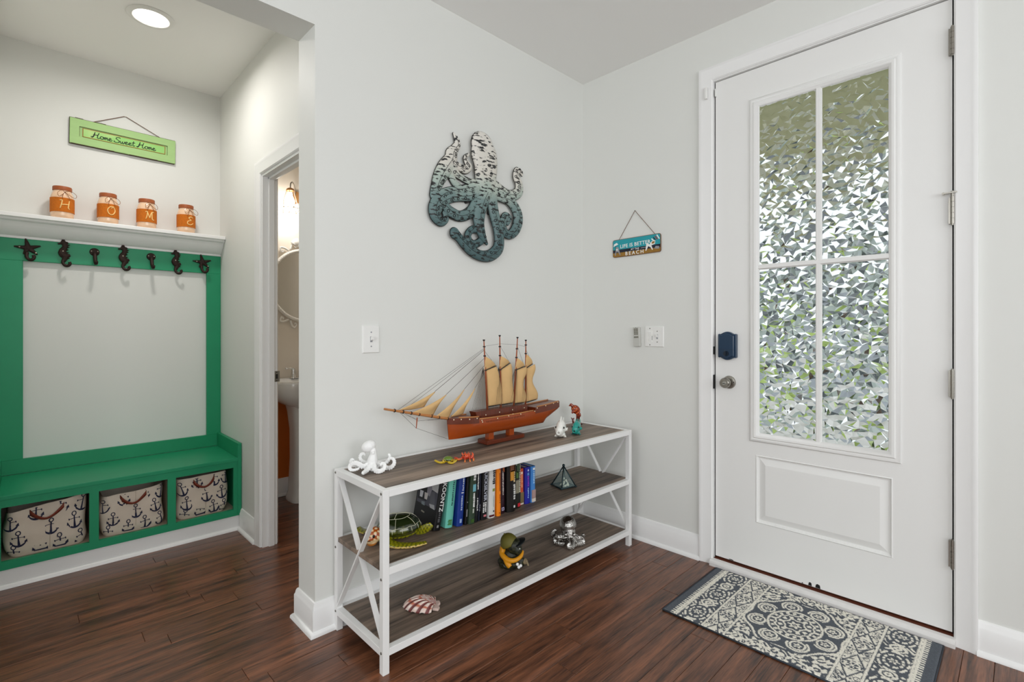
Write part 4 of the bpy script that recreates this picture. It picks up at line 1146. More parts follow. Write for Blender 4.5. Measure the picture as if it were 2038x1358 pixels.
# brush script, drawn stroke by stroke
SC = {'H': ([[(-.05, .15), (.12, .22), (.3, 1.0), (.18, .3), (.0, .0), (-.15, .12)], [(.1, .48), (.35, .52), (.6, .58)], [(.75, 1.0), (.6, .45), (.58, .08), (.7, .0), (.85, .15)]], .86),
      'o': ([[(.30, .48), (.08, .42), (.05, .12), (.22, .0), (.38, .16), (.34, .42), (.5, .40)]], .44),
      'm': ([[(.0, .42), (.06, .3), (.04, .02)], [(.05, .2), (.16, .46), (.22, .34), (.2, .02)], [(.21, .2), (.33, .46), (.40, .32), (.40, .06), (.52, .1)]], .52),
      'e': ([[(.0, .2), (.2, .26), (.28, .42), (.14, .48), (.04, .25), (.12, .02), (.3, .04), (.42, .2)]], .42),
      'S': ([[(.62, .85), (.5, 1.0), (.22, .92), (.14, .68), (.4, .48), (.5, .22), (.25, .0), (-.1, .1), (-.05, .25)]], .6),
      'w': ([[(.0, .44), (.04, .1), (.14, .0), (.24, .2), (.26, .42), (.28, .1), (.38, .02), (.5, .25), (.5, .46)]], .56),
      't': ([[(.2, .9), (.12, .4), (.12, .06), (.24, .02), (.34, .14)], [(-.02, .56), (.36, .62)]], .36), ' ': ([], .30)}
lt = MB(); cx_ = 0.0; total = sum(SC[c][1] for c in 'Home Sweet Home')
sc_ = 0.300 / total
for c in 'Home Sweet Home':
    for st_ in SC[c][0]:
        P2 = crom(st_, 5)
        lt.tube([(-.150 + (cx_ + p[0]) * sc_, -.0182, -.0175 + p[1] * .0315) for p in P2], .0019, 6, flat=((0, 1, 0), .5))
    cx_ += SC[c][1]
lt.build('lettering', 'ink_black', sg, smooth=True)
MB().tube([(-.150, -.006, h2 - .002), (-.004, -.004, .151), (0, -.003, .152), (.004, -.004, .151), (.176, -.006, h2 - .002)], .0018, 6).build('hanging_cord', 'jute', sg)
MB().cyl((0, -.006, .152), (0, 0, .152), .002, n=8).build('nail', 'nickel', sg)

# ------------------------------------------------------------------ beach sign
M('beach_teal', (38, 158, 170), 0.4, var=0.12, vscale=16, stretch=(1, 1, 4))
M('beach_navy', (18, 24, 44), 0.4)
M('beach_sand', (150, 110, 40), 0.5, var=0.2, vscale=60)
M('beach_brown', (120, 88, 62), 0.6)
M('print_white', (240, 240, 236), 0.5)
M('print_red', (150, 44, 54), 0.5)
M('print_grey', (150, 152, 156), 0.5)
bs = thing('beach_sign', 'small teal hanging sign reading Life Is Better at the Beach', 'sign', (-0.0015, -0.385, 1.677), (R(-0.6), 0, 0))
HW, HH = 0.157, 0.052
def rr_poly(w_, h_, r_, n=5):
    out = []
    for cx2, cz2, a0 in ((w_ - r_, h_ - r_, 0), (-w_ + r_, h_ - r_, 90), (-w_ + r_, -h_ + r_, 180), (w_ - r_, -h_ + r_, 270)):
        for k in range(n + 1):
            a = R(a0 + 90 * k / n); out.append((cx2 + r_ * math.cos(a), cz2 + r_ * math.sin(a)))
    return out
def cut(poly, z0, z1):
    """clip a convex outline to a horizontal strip"""
    def clip(P, keep, zc):
        o = []
        for i in range(len(P)):
            a, b = P[i], P[(i + 1) % len(P)]
            if keep(a): o.append(a)
            if keep(a) != keep(b):
                t = (zc - a[1]) / (b[1] - a[1]); o.append((a[0] + (b[0] - a[0]) * t, zc))
        return o
    return clip(clip(poly, lambda p: p[1] >= z0, z0), lambda p: p[1] <= z1, z1)
BS = lambda u, w_, d: (-d, -u, w_)       # u to the reader's right
MB().prism(rr_poly(HW, HH, .012), BS, 0, .006).build('board', 'beach_brown', bs)
inner = rr_poly(HW - .003, HH - .003, .010)
for nm, mt, z0, z1 in (('sky_band', 'beach_teal', -.008, 1), ('sea_band', 'beach_navy', -.026, -.008), ('sand_band', 'beach_sand', -1, -.026)):
    MB().prism(cut(inner, z0, z1), BS, .006, .0066).build(nm, mt, bs)
def btxt(t, size, u, w_, mat, bold=.02, sp=1.0, tilt=0):
    me = text_mesh(t, size, .0003, bold=size * bold, spacing=sp)
    put('lettering', me, mat, bs, axes((-.0069, -u, w_), (0, -math.cos(tilt), math.sin(tilt)), (0, math.sin(tilt), math.cos(tilt))))
btxt("LIFE IS BETTER", .0290, -.006, .010, 'print_white', .012, 1.08, R(1.5))
btxt("AT THE", .0150, -.006, -.0165, 'print_white', .008, 1.1)
btxt("BEACH", .0300, -.010, -.0375, 'print_white', .012, 1.45)
MB().bar((-.0068, -.032, -.0165), (-.0068, -.070, -.0155), .0004, .0016, (0, 0, 1)).build('flourish', 'print_white', bs)
def bpoly(nm, pts, mat, d=.0068): MB().prism(pts, BS, .0066, d).build(nm, mat, bs)
# two adirondack chairs and parasols printed at the ends
bpoly('beach_chair', [(-.142, -.040), (-.135, -.040), (-.132, -.020), (-.118, -.022), (-.108, -.042), (-.103, -.040), (-.112, -.012), (-.118, .008), (-.136, .010), (-.140, -.014)], 'print_grey')
bpoly('chair_slat', [(-.134, -.010), (-.122, -.012), (-.121, -.004), (-.133, -.002)], 'print_white', .0070)
bpoly('parasol', [(-.152, .012), (-.118, .024), (-.128, .034), (-.146, .028)], 'print_white', .0070)
bpoly('parasol_pole', [(-.140, -.024), (-.137, -.024), (-.133, .022), (-.136, .022)], 'beach_navy', .0069)
bpoly('beach_chair', [(.062, -.036), (.067, -.036), (.080, -.012), (.094, -.020), (.104, -.036), (.109, -.034), (.100, -.010), (.122, -.004), (.124, .018), (.100, .012), (.088, -.004), (.078, .006), (.068, .004)], 'print_white')
bpoly('chair_slat', [(.102, -.002), (.119, .000), (.120, .013), (.103, .009)], 'beach_sand', .0070)
for k in range(4): bpoly('parasol_stripe', [(.098 + k * .011, .026 + k * .006), (.110 + k * .012, .014 + k * .002), (.116 + k * .012, .016 + k * .002), (.104 + k * .011, .029 + k * .0055)], ('print_white', 'beach_navy', 'print_red', 'print_white')[k], .0070)
bpoly('towel', [(.118, -.030), (.146, -.034), (.148, -.020), (.126, -.016)], 'print_grey')
MB().tube([(-.003, .118, HH - .006), (-.004, .010, .198), (-.004, .005, .205), (-.004, 0, .198), (-.003, -.125, HH - .006)], .0014, 6).build('hanging_cord', 'jute', bs)
MB().cyl((0, .005, .204), (-.007, .005, .204), .0022, n=8).build('nail', 'nickel', bs)

# ------------------------------------------------------------------ switches and remote
def plate(o, w_, h_, fn):
    v = [fn(-w_, -h_, 0), fn(w_, -h_, 0), fn(w_, h_, 0), fn(-w_, h_, 0), fn(-w_ + .003, -h_ + .003, .006), fn(w_ - .003, -h_ + .003, .006), fn(w_ - .003, h_ - .003, .006), fn(-w_ + .003, h_ - .003, .006)]
    return MB().add(v, [(3, 2, 1, 0), (4, 5, 6, 7), (0, 1, 5, 4), (1, 2, 6, 5), (2, 3, 7, 6), (3, 0, 4, 7)]).build('wall_plate', 'plastic_white', o, bevel=.001)
s1 = thing('light_switch', 'single white toggle light switch on the octopus wall', 'light switch', (-1.467, 0, 1.155))
A_ = lambda u, w_, d: (u, -d, w_)
plate(s1, .040, .059, A_)
MB().box(-.005, .005, -.0075, -.006, -.012, .012).build('toggle_slot', 'print_grey', s1)
MB().prism([(-.004, -.006), (.004, -.006), (.0035, .009), (-.0035, .009)], lambda u, w_, d: (u, -.006 - d, w_ + d * .3), 0, .014).build('toggle', 'plastic_white', s1)
for z in (-.030, .030): MB().cyl((0, -.0055, z), (0, -.0068, z), .0032, n=10).build('screw', 'print_grey', s1)
s2 = thing('dimmer_switch', 'white double switch plate with slide and small toggle beside the entry door', 'light switch', (0, -0.500, 1.157))
B_ = lambda u, w_, d: (-d, -u, w_)
plate(s2, .058, .058, B_)
MB().box(-.0075, -.006, .010, .042, -.033, .033).build('rocker_frame', 'print_white', s2)
MB().box(-.0095, -.0075, .014, .032, -.028, .028).build('rocker', 'plastic_white', s2, bevel=.001)
MB().box(-.0085, -.0075, .010, .0125, -.020, .004).build('slider', 'print_grey', s2)
MB().box(-.0075, -.006, -.024, -.015, -.013, .013).build('toggle_slot', 'print_grey', s2)
MB().prism([(-.0235, -.006), (-.0155, -.006), (-.016, .009), (-.023, .009)], lambda u, w_, d: (-.006 - d, u, w_ + d * .3), 0, .012).build('toggle', 'plastic_white', s2)
for y, z in ((.026, .045), (.026, -.046), (-.0195, .030), (-.0195, -.030)): MB().cyl((-.0055, y, z), (-.0070, y, z), .003, n=10).build('screw', 'bolt_steel', s2)
M('remote_grey', (196, 196, 190), 0.5); M('remote_dark', (126, 124, 112), 0.5)
rm = thing('fan_remote', 'slim grey remote control hung on the wall beside the double switch', 'remote control', (-0.001, -0.3945, 1.155), (R(-3), 0, 0))
MB().box(-.018, 0, -.021, .021, -.056, .056).build('case', 'remote_grey', rm, bevel=.004, seg=3)
for i in range(4):
    for j_ in range(2): MB().box(-.0192, -.018, -.013 + j_ * .014, -.001 + j_ * .014, .012 + i * .0095, .0195 + i * .0095).build('button', 'remote_dark', rm)
MB().box(-.0196, -.018, -.014, .014, -.006, .003).build('wide_button', 'remote_dark', rm)
MB().cyl((-.018, 0, .052), (-.0186, 0, .052), .0018, n=8).build('indicator', 'dark_slot', rm)
# ------------------------------------------------------------------ octopus relief on the wall
def octo_mat():
    m = bpy.data.materials.new('octopus_patina'); m.use_nodes = True; nt = m.node_tree; N = nt.nodes; L = nt.links; b = N['Principled BSDF']
    tc = N.new('ShaderNodeTexCoord'); se = N.new('ShaderNodeSeparateXYZ'); L.new(tc.outputs['Object'], se.inputs[0])
    mr = N.new('ShaderNodeMapRange'); mr.inputs['From Min'].default_value = 1.55; mr.inputs['From Max'].default_value = 2.19
    nz = N.new('ShaderNodeTexNoise'); nz.inputs['Scale'].default_value = 14; L.new(tc.outputs['Object'], nz.inputs['Vector'])
    ad = N.new('ShaderNodeMath'); ad.operation = 'MULTIPLY_ADD'; ad.inputs[1].default_value = 0.10
    L.new(nz.outputs['Fac'], ad.inputs[0]); L.new(se.outputs['Z'], ad.inputs[2]); L.new(ad.outputs[0], mr.inputs['Value'])
    cr = N.new('ShaderNodeValToRGB'); e = cr.color_ramp.elements
    e[0].position = 0.0; e[0].color = lin((66, 92, 95)); e[1].position = 1.0; e[1].color = lin((226, 222, 214))
    for p, c in ((0.30, (78, 106, 108)), (0.52, (116, 140, 138)), (0.66, (176, 190, 180)), (0.76, (218, 214, 204))):
        q = cr.color_ramp.elements.new(p); q.color = lin(c)
    L.new(mr.outputs['Result'], cr.inputs['Fac'])
    mp = N.new('ShaderNodeMapping'); mp.inputs['Scale'].default_value = (34, 34, 95); L.new(tc.outputs['Object'], mp.inputs['Vector'])
    n2 = N.new('ShaderNodeTexNoise'); n2.inputs['Scale'].default_value = 1.0; n2.inputs['Detail'].default_value = 4; L.new(mp.outputs[0], n2.inputs['Vector'])
    m2 = N.new('ShaderNodeMapRange'); m2.inputs['From Min'].default_value = 0.55; m2.inputs['From Max'].default_value = 0.60
    L.new(n2.outputs['Fac'], m2.inputs['Value'])
    mx = N.new('ShaderNodeMix'); mx.data_type = 'RGBA'; L.new(m2.outputs['Result'], mx.inputs['Factor'])
    L.new(cr.outputs['Color'], mx.inputs['A']); mx.inputs['B'].default_value = lin((34, 36, 36)); L.new(mx.outputs['Result'], b.inputs['Base Color'])
    b.inputs['Roughness'].default_value = 0.42
    bp = N.new('ShaderNodeBump'); bp.inputs['Strength'].default_value = 0.35; bp.inputs['Distance'].default_value = 0.003; bp.invert = True
    L.new(n2.outputs['Fac'], bp.inputs['Height']); L.new(bp.outputs['Normal'], b.inputs['Normal'])
    MATS['octopus_patina'] = m
octo_mat()
OCT = {
'head': [(-0.8575, 2.1264, 0.0721), (-0.8491, 2.0978, 0.0831), (-0.84, 2.0628, 0.0813), (-0.8344, 2.0216, 0.0741), (-0.8358, 1.984, 0.07), (-0.8316, 1.9477, 0.0668), (-0.8174, 1.9078, 0.0529)],
'A': [(-0.8803, 1.9167, 0.0259), (-0.9477, 1.8972, 0.0195), (-1.0062, 1.8776, 0.0195), (-1.0629, 1.8582, 0.0211), (-1.1147, 1.8262, 0.0258), (-1.1475, 1.7763, 0.0311), (-1.1463, 1.7327, 0.0302), (-1.1147, 1.7057, 0.0211), (-1.0844, 1.7251, 0.0173), (-1.0936, 1.7509, 0.0108)],
'C': [(-1.0329, 2.1458, 0.0053), (-1.0177, 2.1221, 0.0135), (-1.0113, 2.0985, 0.0177), (-1.0285, 2.0714, 0.0221), (-1.0454, 2.0446, 0.0322), (-1.0517, 2.0155, 0.0343), (-1.0875, 1.965, 0.0389), (-1.1177, 1.914, 0.0345), (-1.1368, 1.866, 0.027), (-1.1475, 1.825, 0.0245)],
'B': [(-0.8974, 1.9291, 0.0224), (-0.9477, 1.9344, 0.017), (-0.9934, 1.9453, 0.0154), (-1.0253, 1.9612, 0.0216), (-1.0379, 1.9811, 0.0265)],
'B2': [(-1.0567, 1.9894, 0.0246), (-1.0062, 1.9908, 0.02), (-0.9674, 1.9841, 0.0193), (-0.941, 2.0055, 0.0178), (-0.9595, 2.027, 0.0134), (-0.9621, 2.0469, 0.0114), (-0.9443, 2.0656, 0.0056)],
'D': [(-1.0504, 1.9432, 0.0198), (-1.0253, 1.9083, 0.0178), (-0.9966, 1.8988, 0.0141)],
'E': [(-0.8871, 1.8787, 0.0251), (-0.9477, 1.857, 0.0238), (-1.0126, 1.8425, 0.0216), (-1.069, 1.8221, 0.0212), (-1.1117, 1.7947, 0.0211), (-1.1297, 1.7598, 0.0185)],
'F': [(-0.8871, 1.8525, 0.029), (-0.9244, 1.7887, 0.0273), (-0.9869, 1.7529, 0.0248), (-1.0442, 1.7589, 0.0266), (-1.0844, 1.7822, 0.022), (-1.1087, 1.7977, 0.016)],
'G': [(-0.8245, 1.9118, 0.0369), (-0.8561, 1.8581, 0.0387), (-0.8768, 1.8017, 0.0367), (-0.8851, 1.7479, 0.0343), (-0.8768, 1.7071, 0.0285), (-0.8596, 1.6672, 0.0226), (-0.8316, 1.6362, 0.0078)],
'G2': [(-0.8665, 1.6452, 0.0197), (-0.9008, 1.6254, 0.0183), (-0.9357, 1.6316, 0.0199), (-0.951, 1.6606, 0.0192), (-0.929, 1.692, 0.0167), (-0.894, 1.7021, 0.0185)],
'H': [(-1.0348, 1.6623, 0.0271), (-1.0094, 1.6454, 0.0224), (-0.9739, 1.6167, 0.0248), (-0.9277, 1.5885, 0.0271), (-0.8665, 1.5703, 0.0263), (-0.8032, 1.5779, 0.0291), (-0.7524, 1.6157, 0.0326), (-0.7413, 1.666, 0.0329), (-0.7524, 1.7245, 0.0313), (-0.7728, 1.7811, 0.0326), (-0.7888, 1.8379, 0.0341), (-0.796, 1.8904, 0.0356)],
'I': [(-0.796, 1.9065, 0.0266), (-0.7339, 1.891, 0.0215), (-0.6697, 1.8861, 0.0261), (-0.6191, 1.8501, 0.0316), (-0.5993, 1.7969, 0.0329), (-0.6191, 1.7375, 0.03), (-0.6658, 1.7032, 0.0226), (-0.7062, 1.7199, 0.0248), (-0.7152, 1.7599, 0.0246), (-0.6926, 1.7992, 0.0199), (-0.6681, 1.7891, 0.0176), (-0.6773, 1.7627, 0.0108)],
'J': [(-0.7743, 1.9485, 0.0299), (-0.7077, 1.9234, 0.0277), (-0.6426, 1.919, 0.0269), (-0.5953, 1.9448, 0.0285), (-0.5913, 1.9881, 0.0259), (-0.6151, 2.0255, 0.0205), (-0.6032, 2.062, 0.0168), (-0.5752, 2.0568, 0.0111), (-0.5671, 2.0443, 0.0067)],
}
oc = thing('octopus_wall_art', 'metal octopus relief fading from white head to teal tentacles', 'wall art', (0, 0, 0))
oy = {'head': .024, 'A': .020, 'C': .015, 'B': .016, 'B2': .019, 'D': .012, 'E': .022, 'F': .018, 'G': .028, 'G2': .022, 'H': .024, 'I': .022, 'J': .020}
outline = MB()
for k_, pts in OCT.items():
    P3 = crom([(p[0], -oy[k_], p[1], p[2] * 1.02) for p in pts], 7)
    fl_ = .26 if k_ == 'head' else .42
    m_ = MB().tube([p[:3] for p in P3], [max(.002, p[3]) for p in P3], 14, flat=((0, 1, 0), fl_), caps=True)
    for e_ in (P3[0], P3[-1]): m_.ell(e_[:3], (max(.002, e_[3]) * .995, max(.002, e_[3]) * fl_ * .99, max(.002, e_[3]) * .995), nu=14, nv=10)
    tn = m_.build('mantle' if k_ == 'head' else 'tentacle', 'octopus_patina', oc, smooth=True)
    outline.tube([(p[0], -oy[k_] + .004, p[2]) for p in P3], [max(.002, p[3]) + .0022 for p in P3], 14, flat=((0, 1, 0), .08))
    for e_ in (P3[0], P3[-1]): outline.ell((e_[0], -oy[k_] + .004, e_[2]), (e_[3] + .0022, e_[3] * .08, e_[3] + .0022))
    # dark crease and sucker rings pressed along each arm
    if k_ != 'head' and k_ not in ('D',):
        sk = MB()
        n_ = max(4, len(P3) // 5)
        for i in range(1, n_):
            p = P3[int(i * (len(P3) - 1) / n_)]; a_ = P3[max(0, int(i * (len(P3) - 1) / n_) - 1)]
            t = Vector((p[0] - a_[0], 0, p[2] - a_[2]))
            if t.length < 1e-6 or p[3] < .009: continue
            t.normalize(); s_ = Vector((-t.z, 0, t.x)); r_ = p[3]
            c_ = Vector((p[0], -oy[k_] - r_ * .42 * .90, p[2])) + s_ * r_ * .46
            sk.torus(c_, min(.0068, r_ * .28), .0018, axis=(s_ * .35 + Vector((0, -1, 0))), n=10, m=5)
        cr_ = [Vector((p[0], -oy[k_] - p[3] * .415, p[2])) for p in P3[3:-5]]
        if len(cr_) > 4: sk.tube(cr_, .0013, 5)
        tag(sk.build('suckers', 'iron_black', tn, smooth=True), kind='stuff')
hd = MB()
for z, x0, x1 in ((2.085, -.876, -.800), (2.062, -.876, -.79), (2.042, -.87, -.79), (2.022, -.868, -.786), (2.000, -.866, -.786), (1.978, -.864, -.79), (1.955, -.862, -.795)):
    rb_ = random.Random(int(z * 1000))
    pts = [(x0 + (x1 - x0) * i / 8 + .0, -.0415 + .0045 * abs(i - 4) / 4 * abs(i - 4) / 2.4, z + .1 * (x0 - x0 + (x1 - x0) * i / 8) + rb_.uniform(-.003, .003)) for i in range(9)]
    hd.tube(pts, .0016, 5)
tag(hd.build('mantle_ridges', 'iron_black', oc), kind='stuff')
tag(outline.build('raised_edge', 'iron_black', oc, smooth=True), kind='stuff')
MB().cyl((-.83, -.014, 2.02), (-.83, 0, 2.02), .010, n=12).cyl((-.80, -.02, 1.80), (-.80, 0, 1.80), .010, n=12).cyl((-.95, -.02, 1.83), (-.95, 0, 1.83), .008, n=12).cyl((-.68, -.02, 1.80), (-.68, 0, 1.80), .008, n=12).build('wall_standoff', 'iron_black', oc)
# ------------------------------------------------------------------ figurines; local x = across the view, local y = into the room corner
FR = (0, 0, R(-44.34))
M('resin_white', (244, 244, 243), 0.45)
M('gloss_tint', (128, 128, 128), 0.18, attr='tint', coat=0.6)
M('satin_tint', (128, 128, 128), 0.42, attr='tint')
M('mouth_grey', (120, 112, 100), 0.5)
M('eye_black', (10, 10, 12), 0.15)
def sit(me, z=0.0004):
    """lower or raise a mesh so that it just stands on its board"""
    lo = min(v.co.z for v in me.vertices)
    for v in me.vertices: v.co.z += z - lo
    return me
def tint(mb, name, mat, par, vox, fn, it=2, ground=True):
    me = blob(mb, vox, it, fn)
    return place(name, sit(me) if ground else me, mat, par)
TOP = 0.6385; MID = 0.3708; BOT = 0.0898
def legs_blob(m, legs, sc, n=8, bumps=0.0):
    for pts, r0, r1 in legs:
        P = crom([tuple(v * sc for v in p) for p in pts], 6); k = len(P)
        rad = [sc * (r0 + (r1 - r0) * i / (k - 1)) for i in range(k)]
        m.tube(P, rad, n)
        if bumps:
            for i in range(3, k - 2, 2):
                p = Vector(P[i]); t = (Vector(P[i + 1]) - Vector(P[i - 1])).normalized()
                side = t.cross(Vector((0, 1, 0)))
                side = side.normalized() if side.length > .2 else Vector((0, 0, -1))
                for s_ in (-1, 1): m.ell(p + side * rad[i] * .75 * s_ + Vector((0, -rad[i] * .5, 0)), (rad[i] * bumps,) * 3, nu=6, nv=5)

# white octopus at the shelf end
wo = thing('octopus_figurine', 'matte white octopus figurine on the top board at the bookshelf end', 'figurine', (-1.542, -0.140, TOP), FR, group='sea life figurines')
m = MB(); u = 0.002
m.ell((-.010, .004, .092), (.030, .026, .0225), rot=Matrix.Rotation(R(-25), 3, 'Y'))
m.tube([(.000, .003, .086), (.010, .000, .076), (.011, -.002, .062), (.008, -.002, .046), (.006, 0, .030)], [.015, .0125, .0135, .019, .022], 12)
m.ell((.012, -.012, .070), (.007, .006, .007)); m.ell((.017, .008, .071), (.006, .006, .007))
legs_blob(m, [
    ([(0, -4, 14), (-12, -8, 9), (-20, -10, 15), (-30, -10, 17), (-38, -9, 11), (-37, -10, 4), (-28, -12, 3.4), (-19, -12, 6)], 4.8, 2.2),
    ([(-3, 4, 13), (-18, 8, 6), (-34, 10, 5), (-42, 8, 12), (-40, 8, 19), (-35, 8, 17)], 4.4, 1.8),
    ([(-4, 8, 14), (-16, 16, 10), (-26, 18, 18), (-24, 18, 27), (-18, 18, 28), (-18, 18, 23)], 4.2, 1.7),
    ([(2, -6, 14), (-1, -18, 6), (-4, -28, 4.2), (-6, -36, 3.2)], 4.8, 2.8),
    ([(8, -6, 14), (13, -16, 5), (22, -20, 3.4), (30, -16, 6), (31, -12, 14), (25, -10, 16), (22, -11, 11)], 4.8, 2.1),
    ([(10, 2, 13), (24, 4, 5), (38, 2, 4), (46, 2, 12), (44, 3, 21), (36, 4, 22), (33, 4, 17)], 4.6, 1.9),
    ([(8, 8, 14), (22, 18, 8), (32, 18, 16), (33, 18, 25), (29, 18, 26)], 4.2, 1.7),
    ([(4, -6, 12), (6, -10, 5), (9, -6, 3.2), (14, 4, 3)], 5, 2.6)], u, bumps=.55)
place('body', sit(blob(m, 0.0018, 1)), 'resin_white', wo)

# small turtle and crab near the front rail

lt_ = thing('small_turtle_figurine', 'tiny green and yellow sea turtle ornament on the top board', 'figurine', (-1.262, -0.252, TOP), FR, group='sea life figurines')
lt_.scale = (1.25, 1.25, 1.25)
m = MB()
m.ell((.010, 0, .013), (.017, .014, .011)); m.ell((-.004, -.012, .009), (.007, .006, .006))
m.tube(crom([(0, -.010, .007), (-.014, -.012, .005), (-.026, -.006, .007), (-.034, .002, .009)], 4), list(np.linspace(.0062, .0048, 13)), 8, flat=((0, 0, 1), .7))
m.tube(crom([(.012, -.012, .006), (.024, -.018, .005), (.034, -.016, .009), (.039, -.010, .014)], 4), list(np.linspace(.0055, .0035, 13)), 8, flat=((0, 0, 1), .7))
m.tube([(.022, .008, .006), (.032, .016, .004)], [.005, .003], 8)
tint(m, 'body', 'gloss_tint', lt_, .0012, lambda c: (92, 120, 24) if (c.z > .0145 and c.x > -.004) else ((58, 62, 18) if (c.x - .010) ** 2 + c.y ** 2 < .00022 and c.z > .010 else (196, 164, 28)))
for x in (-.0085, -.0005): MB().ell((x, -.0165, .0115), (.0018, .0016, .0018), nu=8, nv=6).build('eye', 'eye_black', lt_, smooth=True)
cb = thing('crab_figurine', 'tiny orange crab ornament beside the green turtle ornament', 'figurine', (-1.183, -0.278, TOP), FR, group='sea life figurines')
cb.scale = (1.25, 1.25, 1.25)
m = MB()
m.ell((.006, 0, .015), (.016, .013, .0105))
for k in range(7): m.tube([(.006 + .012 * math.cos(k * .9), .009 * math.sin(k * .9), .022), (.006 + .015 * math.cos(k * .9), .012 * math.sin(k * .9), .029)], [.0028, .001], 6)
for s_ in (-1, 1):
    for k in range(3):
        a = R(20 + 35 * k) * s_
        m.tube(crom([(.006 + .012 * math.cos(a), .010 * math.sin(a), .011), (.006 + .024 * math.cos(a), .020 * math.sin(a), .016), (.006 + .030 * math.cos(a), .028 * math.sin(a), .002)], 4), .0026, 6)
m.tube(crom([(-.006, -.006, .010), (-.018, -.006, .007), (-.026, 0, .009)], 4), list(np.linspace(.0035, .0055, 9)), 8); m.tube([(-.026, 0, .009), (-.034, .004, .013)], [.004, .0015], 6); m.tube([(-.026, 0, .009), (-.034, -.004, .007)], [.004, .0015], 6)
m.tube(crom([(.018, -.008, .010), (.028, -.008, .014), (.031, -.004, .024)], 4), list(np.linspace(.0035, .0042, 9)), 8); m.tube([(.031, -.004, .024), (.027, -.004, .031)], [.0038, .0012], 6)
tint(m, 'body', 'gloss_tint', cb, .0012, lambda c: (226, 120, 36) if c.z < .009 else ((206, 74, 26) if c.z > .017 else (186, 50, 20)))
for x in (-.006, .002): MB().ell((x, -.012, .020), (.0022, .002, .0022), nu=8, nv=6).build('eye', 'eye_black', cb, smooth=True)

# upright fish
def fish(label, loc, sc, rgb, rgb2, rz, fins):
    f = thing('fish_figurine', label, 'figurine', loc, (0, 0, R(-44.34 + rz)), group='sea life figurines')
    m = MB()
    m.ell((0, .010, .045), (.0250, .046, .038)); m.ell((-.002, -.022, .034), (.021, .020, .026)); m.ell((0, 0, .014), (.024, .030, .014))
    m.tube([(0, .050, .045), (0, .075, .052)], [.018, .006], 8, flat=((1, 0, 0), .5)); m.ell((0, .086, .058), (.004, .016, .026))
    for k in range(fins):
        y = -.012 + k * .042 / max(1, fins - 1); m.tube([(0, y, .070), (0, y + .004, .084 + .016 * math.sin(PI * (k + .6) / fins))], [.0090, .0030], 6, flat=((1, 0, 0), .7))
    for s_ in (-1, 1):
        m.tube([(s_ * .018, -.004, .008), (s_ * .029, -.010, .004)], [.009, .003], 8, flat=((0, 1, 0), .6))
        m.tube([(s_ * .022, .004, .036), (s_ * .033, .012, .044)], [.008, .0028], 8); m.tube([(s_ * .022, .004, .034), (s_ * .033, .014, .034)], [.006, .002], 8)
    m.torus((-.003, -.041, .028), .009, .0038, axis=(0, 1, 0), n=14, m=8)
    for v in m.v: pass
    m.v = [(p[0] * sc, p[1] * sc, p[2] * sc) for p in m.v]
    tint(m, 'body', 'gloss_tint', f, .0016 * sc, lambda c: rgb if (c.z > .012 * sc) else rgb2, 1)
    for s_ in (-1, 1): MB().ell((s_ * .0205 * sc, -.022 * sc, .051 * sc), (.0032 * sc, .0048 * sc, .0058 * sc), nu=10, nv=7).build('eye', 'eye_black', f, smooth=True)
    MB().ell((-.003 * sc, -.0415 * sc, .028 * sc), (.0060 * sc, .0025 * sc, .0048 * sc if fins < 4 else .0016 * sc), nu=10, nv=7).build('mouth', 'eye_black' if fins < 4 else 'mouth_grey', f, smooth=True)
fish('white fish figurine with spiky fins standing beside the ship stern', (-0.528, -0.262, TOP), 1.05, (238, 238, 232), (226, 224, 214), -16, 5)
fish('turquoise fish figurine next to the white one', (-0.423, -0.282, TOP), .86, (18, 148, 136), (12, 110, 104), -22, 2)

# reddish turtle rearing up on coral
rt = thing('turtle_on_coral_figurine', 'reddish brown carved turtle figurine on coral behind the turquoise fish', 'figurine', (-0.232, -0.118, TOP), FR, group='sea life figurines')
m = MB()
m.ell((.006, .0, .092), (.030, .016, .024), rot=Matrix.Rotation(R(48), 3, 'Y'))
m.tube([(-.012, -.002, .112), (-.022, -.003, .121), (-.025, -.003, .127)], [.010, .009, .006], 8)
m.tube(crom([(-.004, -.006, .086), (-.014, -.010, .078), (-.013, -.012, .070)], 4), list(np.linspace(.009, .004, 9)), 8)
m.tube([(-.026, -.003, .117), (-.034, -.004, .113)], [.006, .003], 6)
m.tube(crom([(.020, .0, .074), (.029, -.002, .060), (.025, -.002, .048), (.027, 0, .036)], 4), list(np.linspace(.011, .004, 13)), 8)
m.tube([(.018, 0, .072), (.017, .002, .040), (.020, .002, .006)], [.010, .009, .012], 8)
m.ell((.018, 0, .006), (.026, .020, .007)); m.ell((.036, -.004, .008), (.010, .008, .007))
m.tube([(-.002, .0, .004), (-.010, -.004, .024), (-.014, -.004, .042)], [.008, .006, .004], 8); m.tube([(-.012, -.004, .034), (-.021, -.004, .046)], [.004, .003], 6); m.tube([(-.010, -.004, .03), (-.004, -.006, .046)], [.004, .003], 6)
tint(m, 'body', 'gloss_tint', rt, .0019, lambda c: (138, 48, 16) if c.z > .055 else ((100, 34, 18) if c.z > .012 else (66, 22, 16)))
scm = MB()
for i in range(3):
    for j in range(3):
        a = Matrix.Rotation(R(48), 3, 'Y') @ Vector((-.018 + i * .018, 0, .010 - j * .010)); scm.ell((.006 + a.x, -.0150, .092 + a.z), (.0062, .0035, .0042), nu=6, nv=5)
M('amber', (206, 96, 36), .2, coat=.5)
tag(scm.build('shell_scutes', 'amber', rt, smooth=True), kind='stuff')

